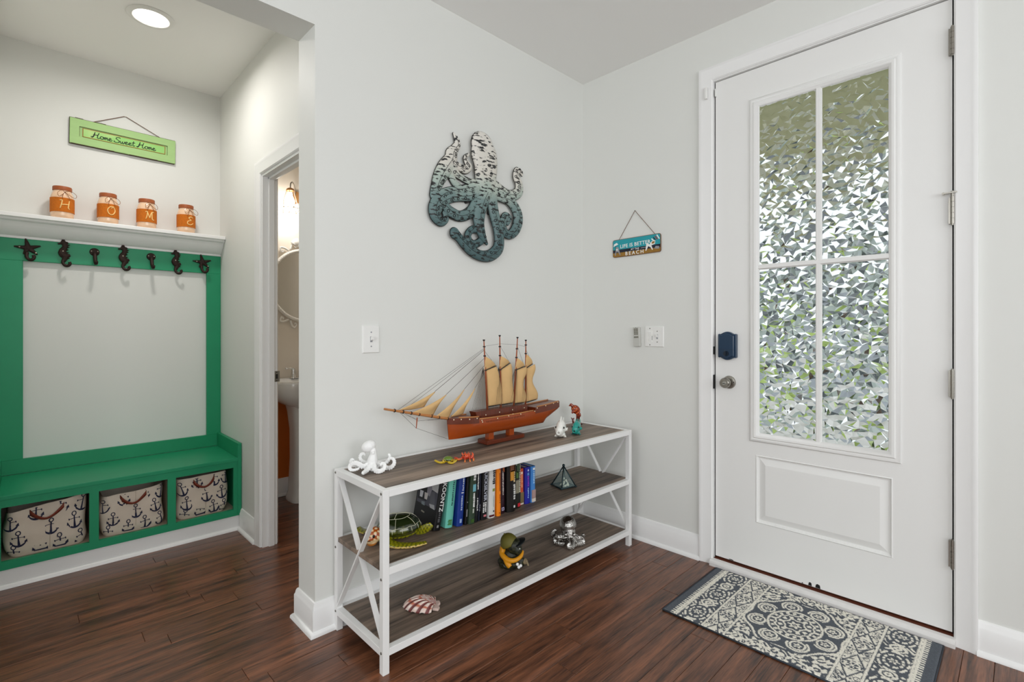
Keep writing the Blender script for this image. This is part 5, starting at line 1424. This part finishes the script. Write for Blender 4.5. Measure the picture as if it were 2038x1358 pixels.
# pyramid terrarium with shells
M('came_metal', (44, 62, 66), 0.3, metal=0.6)
M('thin_glass', (176, 206, 204), 0.05, spec=0.6, alpha=0.10)
M('seashell_white', (222, 226, 206), 0.5, var=.08, vscale=60)
py = thing('pyramid_terrarium', 'small glass pyramid terrarium with white shells on the middle board', 'terrarium', (-0.490, -0.250, MID), (0, 0, R(-14)))
hb = .045; ap = Vector((0, 0, .108)); cn = [Vector((-hb, -hb, .006)), Vector((hb, -hb, .006)), Vector((hb, hb, .006)), Vector((-hb, hb, .006))]
for i in range(4):
    a, b = cn[i], cn[(i + 1) % 4]
    MB().tube([a, b], .0034, 8).build('base_edge', 'came_metal', py, smooth=True); MB().tube([a, ap], .0034, 8).build('rising_edge', 'came_metal', py, smooth=True)
    c3 = (a + b + ap) / 3; nr = (b - a).cross(ap - a).normalized()
    pts = [c3 + (p - c3) * .97 for p in (a, b, ap)]
    MB().add([p for p in pts] + [p - nr * .0015 for p in pts], [(0, 1, 2), (5, 4, 3), (0, 3, 4, 1), (1, 4, 5, 2), (2, 5, 3, 0)]).build('glass_pane', 'thin_glass', py)
    MB().ell(a + Vector((0, 0, .0004)), (.0068, .0068, .0062), nu=10, nv=7).build('ball_foot', 'came_metal', py, smooth=True)
MB().ell(ap + Vector((0, 0, .003)), (.0075, .0075, .008), nu=10, nv=7).build('finial', 'came_metal', py, smooth=True)
MB().box(-hb, hb, -hb, hb, .004, .0065).build('base_plate', 'came_metal', py)
rs = random.Random(4)
for i, (x, y, z, r_) in enumerate(((.006, -.020, .016, .012), (-.012, -.018, .014, .010), (.022, -.012, .015, .010), (-.016, .006, .016, .010), (.004, .010, .018, .013), (.010, -.010, .034, .011), (-.006, -.004, .030, .010), (.018, .012, .014, .010), (.002, .0, .046, .008))):
    s_ = thing('seashell', ['cream whelk shell lying inside the glass pyramid terrarium', 'cream whelk shell piled inside the glass pyramid terrarium'][0], 'shell', (-0.490 + x, -0.250 + y, MID + z - .005), (rs.uniform(0, 3), rs.uniform(0, 1), rs.uniform(0, 6)), group='shells inside the pyramid terrarium')
    mm_ = MB()
    for k in range(5): mm_.ell((k * r_ * .34 - r_ * .5, 0, 0), (r_ * .32, r_ * (.62 - k * .11), r_ * (.62 - k * .11)), nu=9, nv=6)
    place('whorl', blob(mm_, r_ * .11, 1), 'seashell_white', s_)

# large glossy sea turtle
bt = thing('sea_turtle_figurine', 'large glossy green sea turtle figurine beside the books', 'figurine', (-1.482, -0.207, MID), (0, 0, R(-40)), group='sea life figurines')
SCN = Vector((.018, .012, .040)); SR = (.088, .074, .056)
tilt = Matrix.Rotation(R(-4), 3, 'Y')
def shell_pt(a, r_, off=0.0):
    """a around, r_ 0 top .. 1 rim"""
    th = r_ * PI / 2; v = Vector((SR[0] * math.sin(th) * math.cos(a), SR[1] * math.sin(th) * math.sin(a), SR[2] * math.cos(th)))
    n_ = Vector((v.x / SR[0] ** 2, v.y / SR[1] ** 2, v.z / SR[2] ** 2)).normalized()
    return SCN + tilt @ (v + n_ * off)
sm_ = MB()
sm_.surf(lambda uu, vv: shell_pt(2 * PI * uu, vv), 40, 14, closed_u=True)
sm_.surf(lambda uu, vv: SCN + tilt @ Vector((SR[0] * (1.06 - .22 * vv) * math.cos(2 * PI * uu), SR[1] * (1.06 - .22 * vv) * math.sin(2 * PI * uu), .004 - .018 * vv if vv > 0 else 0.004)), 40, 4, closed_u=True)
M('shell_green', (30, 42, 16), .12, coat=.8, vcol=(104, 108, 22), vthr=(.5, .68), vscale=16)
M('scute_line', (226, 224, 196), .4)
sho = sm_.build('shell', 'shell_green', bt, smooth=True)
sl = MB()
for r_, n_ in ((.36, 6), (.78, 11)):
    sl.tube([shell_pt(2 * PI * i / 36, r_ * (1 + .025 * math.cos(2 * PI * i / 36 * n_)), .0004) for i in range(37)], .0008, 5)
for i in range(6): sl.tube([shell_pt(2 * PI * (i + .5) / 6, .36 + .42 * k / 6, .0006) for k in range(7)], .0008, 5)
for i in range(14): sl.tube([shell_pt(2 * PI * (i + .2) / 14, .78 + .22 * k / 4, .0006) for k in range(5)], .0008, 5)
for i in range(3): sl.tube([shell_pt(2 * PI * i / 3 + .4, .36 * k / 6, .0006) for k in range(7)], .0010, 5)
tag(sl.build('scute_lines', 'scute_line', sho, smooth=True), kind='stuff')
m = MB()
m.ell((.018, .012, .026), (.074, .062, .022))
m.tube([(-.040, -.024, .030), (-.062, -.044, .036)], [.026, .023], 10)
FLF = crom([(-.030, -.050, .026), (-.006, -.072, .016), (.034, -.086, .010), (.088, -.082, .008), (.138, -.066, .010)], 6)
m.tube(FLF, list(np.interp(np.linspace(0, 1, len(FLF)), [0, .3, .7, 1], [.023, .025, .021, .011])), 12, flat=((0, 0, 1), .42))
FLB = crom([(-.050, .010, .026), (-.085, .030, .016), (-.112, .046, .012), (-.138, .062, .014), (-.152, .074, .022)], 6)
m.tube(FLB, list(np.interp(np.linspace(0, 1, len(FLB)), [0, .3, .7, 1], [.019, .020, .017, .010])), 12, flat=((0, 0, 1), .45))
RFL = crom([(.080, .010, .026), (.106, .000, .030), (.134, -.008, .044), (.152, -.010, .058)], 6)
m.tube(RFL, list(np.interp(np.linspace(0, 1, len(RFL)), [0, .4, .8, 1], [.014, .019, .017, .008])), 12, flat=((0, 1, 0), .4))
RF2 = crom([(.076, .050, .024), (.100, .070, .014), (.122, .078, .010)], 6)
m.tube(RF2, list(np.linspace(.014, .010, len(RF2))), 10, flat=((0, 0, 1), .45))
rsp = random.Random(9)
def turtle_col(c):
    sp = math.sin(c.x * 420 + math.sin(c.y * 300) * 2) * math.sin(c.y * 380 + c.z * 300)
    if sp > .45: return (70, 66, 16)
    if c.z < .012: return (206, 176, 96)
    return (150, 142, 20) if sp < -.2 else (118, 122, 18)
tint(m, 'body', 'gloss_tint', bt, .0032, turtle_col, 3)
m = MB()
m.ell((-.066, -.056, .042), (.034, .033, .031)); m.ell((-.076, -.074, .036), (.021, .022, .021)); m.ell((-.070, -.066, .020), (.022, .022, .016))
def head_col(c):
    if c.z < .020: return (196, 120, 46)
    if c.z < .034: return (226, 196, 150)
    return (176, 84, 22) if math.sin(c.x * 260) * math.sin(c.y * 240 + c.z * 200) < .2 else (240, 216, 170)
hdt = tint(m, 'head', 'gloss_tint', bt, .0028, head_col, 3, False)
for p in ((-.096, -.062, .048), (-.058, -.088, .048)): MB().ell(p, (.005, .005, .0055), nu=10, nv=7).build('eye', 'eye_black', hdt, smooth=True)
MB().tube(crom([(-.097, -.072, .034), (-.088, -.094, .033), (-.068, -.097, .034)], 5), .0012, 5).build('mouth_line', 'eye_black', hdt)

# scallop shell
sc2 = thing('scallop_shell', 'pink and white ribbed scallop shell on the bottom board', 'shell', (-1.392, -0.262, BOT), FR)
NR = 9
def scal(uu, vv, under=False):
    a = R(-84) + R(168) * uu; r_ = vv
    rib = .5 + .5 * math.cos(2 * PI * NR * uu)
    L_ = .128 * (1 - .25 * abs(a / R(84)) ** 2) * (1 + .035 * rib)
    x = .062 - math.cos(a) * r_ * L_; y = math.sin(a) * r_ * L_ * .54
    z = .036 * math.sin(PI * min(1, .05 + r_ * .97)) ** .62 * (1 - .55 * abs(a / R(84)) ** 2.2) + .0055 * rib * r_ ** .8
    z += .003
    if under: z = max(.001, z - .004)
    return Vector((x, y, z))
mS = MB()
nu_, nv_ = 108, 22
pts = []; cols = []
for j in range(nv_ + 1):
    for i in range(nu_ + 1):
        uu, vv = i / nu_, j / nv_; pts.append(scal(uu, vv))
        rib = math.cos(2 * PI * NR * uu); band = math.sin(vv * 17 + 1.2 * math.sin(uu * 7)) + .5 * math.sin(vv * 41)
        c = (232, 208, 196) if rib > -.1 else (120, 60, 58)
        if band > .75 and rib > -.4: c = (196, 112, 84)
        elif band < -.8 and rib > 0: c = (244, 232, 222)
        if vv < .25 and rib < .2: c = (150, 92, 92)
        cols.append(c)
fS = [(j * (nu_ + 1) + i, j * (nu_ + 1) + i + 1, (j + 1) * (nu_ + 1) + i + 1, (j + 1) * (nu_ + 1) + i) for j in range(nv_) for i in range(nu_)]
mS.v = pts; mS.c = cols; mS.f = fS
so_ = mS.build('fan', 'satin_tint', sc2, smooth=True); so_.modifiers.new('t', 'SOLIDIFY').thickness = .003
mS = MB().prism([(.052, -.030), (.076, -.034), (.080, -.018), (.070, -.006), (.078, .012), (.072, .028), (.052, .026)], lambda a, b, d: (a, b, d), .002, .012, color=(222, 196, 186))
mS.build('hinge_ears', 'satin_tint', sc2, bevel=.002)

# capped turtle figurine in a yellow life vest
cp = thing('capped_turtle_figurine', 'dark green figurine in an olive cap and yellow vest on the bottom board', 'figurine', (-0.893, -0.268, BOT), FR, group='sea life figurines')
cp.scale = (1.1, 1.1, 1.1)
m = MB()
m.ell((-.006, .006, .044), (.046, .040, .044)); m.ell((.018, -.008, .020), (.044, .036, .020)); m.ell((-.020, 0, .018), (.036, .034, .018))
m.tube([(.030, -.014, .040), (.052, -.020, .030)], [.016, .014], 8)
rgh = random.Random(2)
for k in range(46):
    a = rgh.uniform(0, 2 * PI); m.ell((-.004 + .046 * math.cos(a), .002 + .038 * math.sin(a), rgh.uniform(.008, .026)), (.008, .008, .008), nu=6, nv=5)
tint(m, 'body', 'satin_tint', cp, .0026, lambda c: (44, 46, 20) if math.sin(c.x * 300) * math.sin(c.z * 280 + c.y * 200) > .1 else (26, 25, 14), 2)
m = MB(); m.ell((.012, -.012, .092), (.033, .032, .034)); m.ell((.026, -.026, .082), (.022, .020, .022))
tint(m, 'head', 'satin_tint', cp, .0024, lambda c: (46, 50, 30) if math.sin(c.x * 320 + c.y * 200) * math.sin(c.z * 300) > 0 else (26, 30, 20), 2, False)
MB().ell((.036, -.043, .093), (.0025, .002, .0025), nu=8, nv=6).build('eye', 'resin_white', cp)
M('cap_olive', (110, 104, 40), .6, var=.15, vscale=30)
capm = MB(); rot_c = Matrix.Rotation(R(-28), 3, 'Y')
capm.surf(lambda uu, vv: Vector((-.006, -.004, .098)) + rot_c @ Vector((.038 * math.cos(2 * PI * uu) * math.sin(vv * PI / 2), .036 * math.sin(2 * PI * uu) * math.sin(vv * PI / 2), .046 * math.cos(vv * PI / 2))), 28, 9, closed_u=True)
co_ = capm.build('cap', 'cap_olive', cp, smooth=True); co_.modifiers.new('t', 'SOLIDIFY').thickness = .002
MB().ell(Vector((-.006, -.004, .098)) + rot_c @ Vector((0, 0, .047)), (.004, .004, .003), nu=8, nv=6).build('cap_button', 'cap_olive', cp, smooth=True)
M('visor_dark', (18, 24, 26), .5)
MB().surf(lambda uu, vv: Vector((-.006, -.004, .098)) + rot_c @ Vector(((.036 + .032 * vv) * math.cos(R(-62 + 104 * uu)), (.034 + .018 * vv) * math.sin(R(-62 + 104 * uu)), -.002 - .010 * vv)), 14, 4).build('visor', 'visor_dark', cp, smooth=True).modifiers.new('t', 'SOLIDIFY').thickness = .003
M('vest_yellow', (222, 150, 24), .45, var=.1, vscale=30)
m = MB()
m.tube(crom([(-.038, .000, .080), (-.040, -.022, .064), (-.018, -.044, .050), (.012, -.052, .048), (.040, -.036, .058), (.048, -.014, .072)], 5), list(np.interp(np.linspace(0, 1, 26), [0, .3, 1], [.009, .0115, .007])), 10)
m.tube(crom([(-.026, -.036, .056), (-.016, -.048, .036), (-.004, -.054, .022)], 4), list(np.linspace(.012, .011, 9)), 10, flat=((0, 1, 0), .7)); m.ell((-.036, -.006, .074), (.014, .022, .018))
place('vest', blob(m, .0026, 2), 'vest_yellow', cp)
for p in ((.032, -.046, .018), (.026, -.046, .030), (.040, -.042, .022)): MB().ell(p, (.0065, .006, .0065), nu=10, nv=7).build('button_ball', 'resin_white', cp, smooth=True)
M('paw_grey', (140, 124, 96), .5)
m = MB(); m.ell((.058, -.020, .030), (.012, .011, .013))
for k in range(3): m.tube([(.060 + k * .004, -.028, .036 - k * .007), (.070 + k * .002, -.032, .034 - k * .008)], [.005, .0035], 6)
place('paw', blob(m, .0016, 1), 'paw_grey', cp)

# silver octopus
M('hammered_silver', (176, 174, 170), 0.2, metal=1.0, bump=.9, bscale=170)
so = thing('silver_octopus_figurine', 'shiny hammered silver octopus figurine on the bottom board', 'figurine', (-0.500, -0.290, BOT), FR, group='sea life figurines')
m = MB()
m.ell((.000, .014, .082), (.045, .047, .046), rot=Matrix.Rotation(R(25), 3, 'X')); m.tube([(.002, .004, .058), (.004, -.010, .042), (.005, -.014, .026)], [.038, .034, .030], 12)
for s_ in (-1, 1): m.ell((.004 + s_ * .021, -.038, .052), (.010, .009, .010))
legs_blob(m, [
    ([(0, -6, 18), (-14, -14, 16), (-26, -18, 19), (-34, -14, 14), (-33, -18, 6), (-22, -24, 4), (-12, -24, 5)], 7.5, 4.2),
    ([(-2, 2, 16), (-20, 4, 12), (-34, 4, 12), (-40, 2, 20), (-36, 2, 28), (-30, 2, 26)], 7, 3.6),
    ([(-2, 8, 16), (-14, 18, 8), (-28, 20, 5), (-36, 14, 4)], 7, 3.6),
    ([(2, -8, 16), (5, -22, 12), (6, -34, 8), (4, -42, 4), (-3, -44, 5), (-4, -42, 11), (2, -40, 13)], 7.5, 3.4),
    ([(4, -6, 18), (16, -14, 14), (26, -18, 17), (33, -16, 12), (34, -20, 5), (24, -24, 4), (15, -24, 5)], 7.5, 4.2),
    ([(5, 2, 16), (20, 4, 12), (32, 2, 10), (38, -2, 16), (36, -4, 22)], 7, 3.6),
    ([(4, 8, 16), (16, 18, 8), (28, 20, 5), (36, 16, 4)], 7, 3.6),
    ([(3, -8, 14), (12, -22, 6), (16, -30, 3.5), (10, -34, 3.5)], 6, 3.4)], .002, bumps=.5)
place('body', sit(blob(m, 0.002, 1)), 'hammered_silver', so)
# ------------------------------------------------------------------ patterned door mat
def rug_pattern(U, V):
    """cream mask; U metres along the length from the centre, V metres across from the centre"""
    jit = np.sin(V * 610 + 2 * np.sin(U * 330)) * np.sin(U * 540 + 2 * np.sin(V * 410))
    A = np.abs(U) ; out = np.zeros_like(U, bool); jag = 0.0018 * jit
    def fl(u, v, s, n, ph=0.0, hole=.34):
        """ragged flower with a dark eye and a cream pip"""
        q = np.hypot(u, v) + jag; t = np.arctan2(v, u); e = s * (.76 + .26 * np.cos(n * t + ph))
        return ((q < e) & (q > s * hole)) | (q < s * .15)
    r = np.hypot(U * .98, V * .86) + jag; t = np.arctan2(V * .86, U * .98)
    centre = A < 0.172
    m = fl(U, V, .026, 6); m |= np.abs(r - (.036 + .004 * np.cos(6 * t))) < .0034
    m |= (np.abs(r - .050) < .0075) & (np.cos(12 * t) > -.1); m |= np.abs(r - (.066 + .003 * np.cos(12 * t))) < .0036
    m |= (np.abs(r - .079) < .0065) & (np.cos(20 * t) > .0)
    m |= np.abs(r - .092) < .0042
    for k in range(8):
        a = 2 * PI * (k + .5) / 8; cx, cy = .126 * np.cos(a) / .98, .126 * np.sin(a) / .86
        q = np.hypot(U - cx, (V - cy) * .92) + jag; rad = np.abs(q)
        keep = r > .094
        m |= (np.abs(q - .036) < .0040) & keep & (r > .112); m |= (np.abs(q - .025) < .0038) & keep
        m |= fl(U - cx, V - cy, .016, 5, k) & keep
    m |= (np.abs(r - (.170 + .008 * np.cos(8 * t + PI))) < .0044) & (np.abs(V) < .19)
    far = r > .176
    n1 = np.sin(U * 150 + 2.5 * np.sin(V * 74)) * np.sin(V * 132 + 2.5 * np.sin(U * 82))
    f2 = np.zeros_like(out)
    for sy in (-1, 1):
        for k, (cu, cv, s) in enumerate(((0.0, .232, .034), (.070, .222, .032), (-.070, .222, .032), (.136, .172, .036), (-.136, .172, .036), (.138, .236, .032), (-.138, .236, .032), (.034, .252, .022), (-.034, .252, .022), (.104, .252, .024), (-.104, .252, .024), (.152, .112, .024), (-.152, .112, .024), (.160, .062, .016), (-.160, .062, .016))):
            f2 |= fl(U - cu, V - sy * cv, s, 4 + k % 3, k * 1.3, .40)
    f2 |= (n1 > .50)
    m |= f2 & far
    out |= centre & m
    for p in (.1765, .2615, .3720): out |= np.abs(A - p + jag) < .0044
    # cream band with dark lozenges
    b1 = (A > .1835) & (A < .2550); uu = A - .2192; vv = (V + .03) % .178 - .089
    loz = np.abs(vv) / .082 + np.abs(uu) / .038 + jag * 8
    mb = np.ones_like(out); q = np.hypot(uu, vv) + jag; tq = np.arctan2(vv, uu)
    mb &= ~(np.abs(loz - 1.0) < .085); mb &= ~((q < .020) & (np.cos(6 * tq) < .25) & (q > .005)); mb &= ~((np.abs(q - .028) < .0030) & (np.cos(8 * tq) > -.3))
    q2 = np.hypot(np.abs(uu) - .030, np.abs(vv) - .074) + jag; mb &= ~((q2 < .020) & (np.sin(q2 * 620 + 1) > .15)); mb &= ~(n1 < -.66)
    out |= b1 & mb
    # dark band with big cream flowers
    b2 = (A > .2685) & (A < .3660); uu = A - .3172; vv = (V + .085) % .196 - .098; q = np.hypot(uu, vv) + jag; tq = np.arctan2(vv, uu)
    e = np.hypot(uu / .045, vv / .068) + jag * 14
    mb = fl(uu, vv, .019, 6, .4, .4); mb |= (np.abs(e - .62) < .085) & (np.cos(10 * tq) > -.6); mb |= (np.abs(e - .98) < .085) & (np.cos(8 * tq + .5) > -.75)
    q3 = np.hypot(uu, np.abs(vv) - .098) + jag; mb |= (q3 < .013) & (q3 > .004); mb |= np.abs(q3 - .024) < .0042; mb |= (n1 > .45) & (e > 1.12)
    out |= b2 & mb
    # comb teeth
    tooth = np.sin(V * 2 * PI / .0150)
    out |= (A > .3765) & (A < .4000) & (tooth > -.1); out |= (A > .3765) & (A < .384)
    out &= (np.abs(V) < .2625)
    return out
RX0, RX1, RY0, RY1 = -0.046, -0.576, -0.868, -1.733
nu_, nv_ = 200, 320
gu = np.linspace(RY0, RY1, nv_ + 1); gv = np.linspace(RX0, RX1, nu_ + 1)
GU, GV = np.meshgrid(gu, gv, indexing='ij')
Uc = (GU - (RY0 + RY1) / 2); Vc = GV - (RX0 + RX1) / 2
mask = rug_pattern(Uc, Vc)
Zr = 0.0085 + 0.0012 * mask
edge = np.minimum.reduce([np.abs(GU - RY0), np.abs(GU - RY1), np.abs(GV - RX0), np.abs(GV - RX1)])
Zr = np.where(edge < .006, Zr - (.006 - edge) * .9, Zr)
rr2 = np.random.RandomState(5); Zr = Zr + rr2.uniform(-.0005, .0005, Zr.shape)
verts = np.stack([GV, GU, Zr], -1).reshape(-1, 3)
wv = nu_ + 1
faces = [(j * wv + i, j * wv + i + 1, (j + 1) * wv + i + 1, (j + 1) * wv + i) for j in range(nv_) for i in range(nu_)]
rme = bpy.data.meshes.new('pile'); rme.from_pydata(verts.tolist(), [], faces)
at = rme.color_attributes.new('tint', 'FLOAT_COLOR', 'POINT')
cream = np.array(lin((232, 228, 216))); slate = np.array(lin((92, 97, 104)))
var = rr2.uniform(.82, 1.15, mask.shape)[..., None]
cc = np.where(mask[..., None], cream, slate) * var; cc[..., 3] = 1
at.data.foreach_set('color', cc.astype(np.float32).ravel())
M('rug_pile', (150, 150, 150), 0.95, attr='tint', spec=0.1)
M('rug_binding', (56, 62, 70), 0.95)
rug = thing('door_mat', 'slate blue and cream patterned mat in front of the entry door', 'rug', (0, 0, 0.0006))
place('pile', rme, 'rug_pile', rug)
MB().box(RX1 + .001, RX0 - .001, RY1 + .001, RY0 - .001, 0, .0035).build('backing', 'rug_binding', rug)
for a, b in (((RX0, RY0), (RX1, RY0)), ((RX1, RY0), (RX1, RY1)), ((RX1, RY1), (RX0, RY1)), ((RX0, RY1), (RX0, RY0))):
    MB().tube([(a[0], a[1], .0036), (b[0], b[1], .0036)], .0034, 6).build('binding', 'rug_binding', rug, smooth=True)
# ------------------------------------------------------------------ bathroom seen through the doorway
M('porcelain', (244, 244, 242), 0.12, coat=0.4)
sk = thing('pedestal_sink', 'white porcelain pedestal sink in the bathroom', 'sink', (-1.075, 1.58, 0))
def sup(a, rx, ry, e=.62):
    c, s = math.cos(a), math.sin(a)
    return math.copysign(abs(c) ** e, c) * rx, math.copysign(abs(s) ** e, s) * ry
bs_ = MB()
prof = [(.10, .09, .655), (.19, .14, .690), (.255, .190, .745), (.278, .210, .800), (.283, .216, .838), (.278, .212, .846), (.235, .165, .846), (.215, .150, .835), (.17, .12, .775), (.06, .05, .745)]
v = []; nA = 40
for rx, ry, z in prof:
    for k in range(nA):
        x, y = sup(2 * PI * k / nA, rx, ry); v.append((x, y, z))
f = [(i * nA + k, i * nA + (k + 1) % nA, (i + 1) * nA + (k + 1) % nA, (i + 1) * nA + k) for i in range(len(prof) - 1) for k in range(nA)]
f += [tuple(range(nA)), tuple((len(prof) - 1) * nA + k for k in range(nA))]
bs_.add(v, f).build('basin', 'porcelain', sk, smooth=50)
pd = MB(); v = []
pp2 = [(.125, .105, 0.0), (.125, .105, .02), (.112, .094, .06), (.102, .086, .30), (.104, .088, .50), (.118, .098, .62), (.135, .11, .690)]
for rx, ry, z in pp2:
    for k in range(nA):
        x, y = sup(2 * PI * k / nA, rx, ry, .5); v.append((x, y + .06, z))
f = [(i * nA + k, i * nA + (k + 1) % nA, (i + 1) * nA + (k + 1) % nA, (i + 1) * nA + k) for i in range(len(pp2) - 1) for k in range(nA)] + [tuple(range(nA)), tuple((len(pp2) - 1) * nA + k for k in range(nA))]
pd.add(v, f).build('pedestal', 'porcelain', sk, smooth=50)
fc = thing('faucet', 'chrome lever faucet on the bathroom sink', 'faucet', (-1.075, 1.745, 0.8455))
for x in (-.052, .052):
    MB().lathe([(.024, 0), (.024, .006), (.017, .018), (.013, .045), (.015, .062), (.010, .072), (0, .074)], 18, c=(x, 0, 0)).build('valve', 'chrome', fc, smooth=40)
    d = -1 if x < 0 else 1
    MB().tube(crom([(x, 0, .066), (x + d * .022, -.004, .074), (x + d * .052, -.008, .072)], 4), list(np.linspace(.0085, .0062, 9)), 10).ell((x + d * .053, -.008, .072), (.008, .008, .008)).build('lever', 'chrome', fc, smooth=True)
MB().tube(crom([(0, 0, 0), (0, -.002, .05), (0, -.03, .095), (0, -.08, .100), (0, -.11, .075)], 5), list(np.linspace(.016, .010, 21)), 12).build('spout', 'chrome', fc, smooth=True)
MB().box(-.075, .075, -.022, .022, 0, .007).build('deck_plate', 'chrome', fc, bevel=.003)

# oval mirror with a carved white frame
M('mirror_glass', (238, 238, 236), 0.02, metal=1.0)
M('frame_white', (236, 232, 224), 0.5, var=.08, vscale=40)
mr_ = thing('oval_mirror', 'oval bathroom mirror in an ornate white scrolled frame', 'mirror', (-1.03, 1.798, 1.52))
ma, mbb = .231, .247
MB().prism([(ma * math.cos(2 * PI * k / 48), mbb * math.sin(2 * PI * k / 48)) for k in range(48)], lambda u, w_, d: (u, -d, w_), .004, .010).build('glass', 'mirror_glass', mr_)
fm = MB()
fm.tube([((ma + .012) * math.cos(2 * PI * k / 64), -.012, (mbb + .012) * math.sin(2 * PI * k / 64)) for k in range(65)], .013, 8)
fm.build('frame_ring', 'frame_white', mr_, smooth=True)
bd = MB()
for k in range(90):
    a = 2 * PI * k / 90; bd.ell(((ma + .010) * math.cos(a), -.025, (mbb + .010) * math.sin(a)), (.0042, .004, .0042), nu=7, nv=5)
tag(bd.build('beading', 'frame_white', mr_, smooth=True), kind='stuff')
for k in range(22):
    a = 2 * PI * (k + .5) / 22; c = Vector(((ma + .030) * math.cos(a), -.014, (mbb + .030) * math.sin(a))); t = Vector((-math.sin(a), 0, math.cos(a))); n_ = Vector((math.cos(a), 0, math.sin(a))); s_ = 1 if k % 2 else -1
    up = 1.5 if abs(math.sin(a)) > .55 else 1.0
    pts = [c - t * .030 * s_, c - t * .012 * s_ + n_ * .020 * up, c + t * .010 * s_ + n_ * .028 * up, c + t * .020 * s_ + n_ * .012 * up, c + t * .008 * s_ + n_ * .006 * up, c + t * .004 * s_ + n_ * .014 * up]
    MB().tube(crom(pts, 4), list(np.linspace(.008, .005, 21)), 8).build('scroll', 'frame_white', mr_, smooth=True)
sf = MB()
for k in range(9):
    a = R(30 + 15 * k); sf.tube([(-.055, -.016, mbb + .035), (-.055 + .050 * math.cos(a), -.022, mbb + .035 + .062 * math.sin(a))], [.004, .009], 7)
sf.build('shell_crest', 'frame_white', mr_, smooth=True)

# wall lamp with a wire cage
M('copper', (196, 142, 88), 0.35, metal=0.6)
M('wire_dark', (172, 158, 140), 0.4, metal=0.3)
M('bulb_glow', (255, 248, 236), 0.4, emit=12.0)
LX, LY, LZ = -1.178, 1.665, 2.175
wl = thing('wall_lamp', 'lit wire-cage wall lamp above the bathroom mirror', 'lamp', (LX, LY, LZ))
MB().lathe([(0, .018), (.012, .017), (.024, .010), (.030, -.002), (.028, -.004), (0, -.004)], 20).build('cap', 'copper', wl, smooth=40)
MB().tube(crom([(0, 0, .016), (0.002, 0, .048), (.022, .02, .066), (.050, .06, .050), (.075, .11, .010), (.080, .13, -.01)], 6), .0045, 8).build('arm', 'nickel', wl, smooth=True)
MB().cyl((.082, .134, -.012), (.082, .118, -.012), .045, n=24).build('wall_plate', 'copper', wl)
cg = MB()
rings = [(.026, -.004, 6, 0), (.046, -.075, 6, 0), (.066, -.128, 6, .5), (.050, -.165, 6, 0)]
P_ = [[Vector((r_ * math.cos(2 * PI * (k + o) / n_), r_ * math.sin(2 * PI * (k + o) / n_), z)) for k in range(n_)] for r_, z, n_, o in rings]
for i in range(6):
    cg.tube([P_[0][i], P_[1][i]], .0018, 5)
    for q_ in (0, -1): cg.tube([P_[1][i], P_[2][(i + q_) % 6]], .0018, 5); cg.tube([P_[2][(i + q_) % 6], P_[3][i]], .0018, 5)
    for rr_ in (2, 3): cg.tube([P_[rr_][i], P_[rr_][(i + 1) % 6]], .0018, 5)
cg.build('wire_cage', 'wire_dark', wl)
MB().lathe([(0, -.012), (.012, -.014), (.014, -.035), (.026, -.065), (.028, -.082), (.020, -.104), (0, -.112)], 18).build('bulb', 'bulb_glow', wl, smooth=True)
pl_ = bpy.data.lights.new('wall_lamp_light', 'POINT'); pl_.energy = 4.2; pl_.color = (1.0, .97, .93); pl_.shadow_soft_size = .035
po = bpy.data.objects.new('wall_lamp_light', pl_); col.objects.link(po); po.location = (LX, LY, LZ - .13);
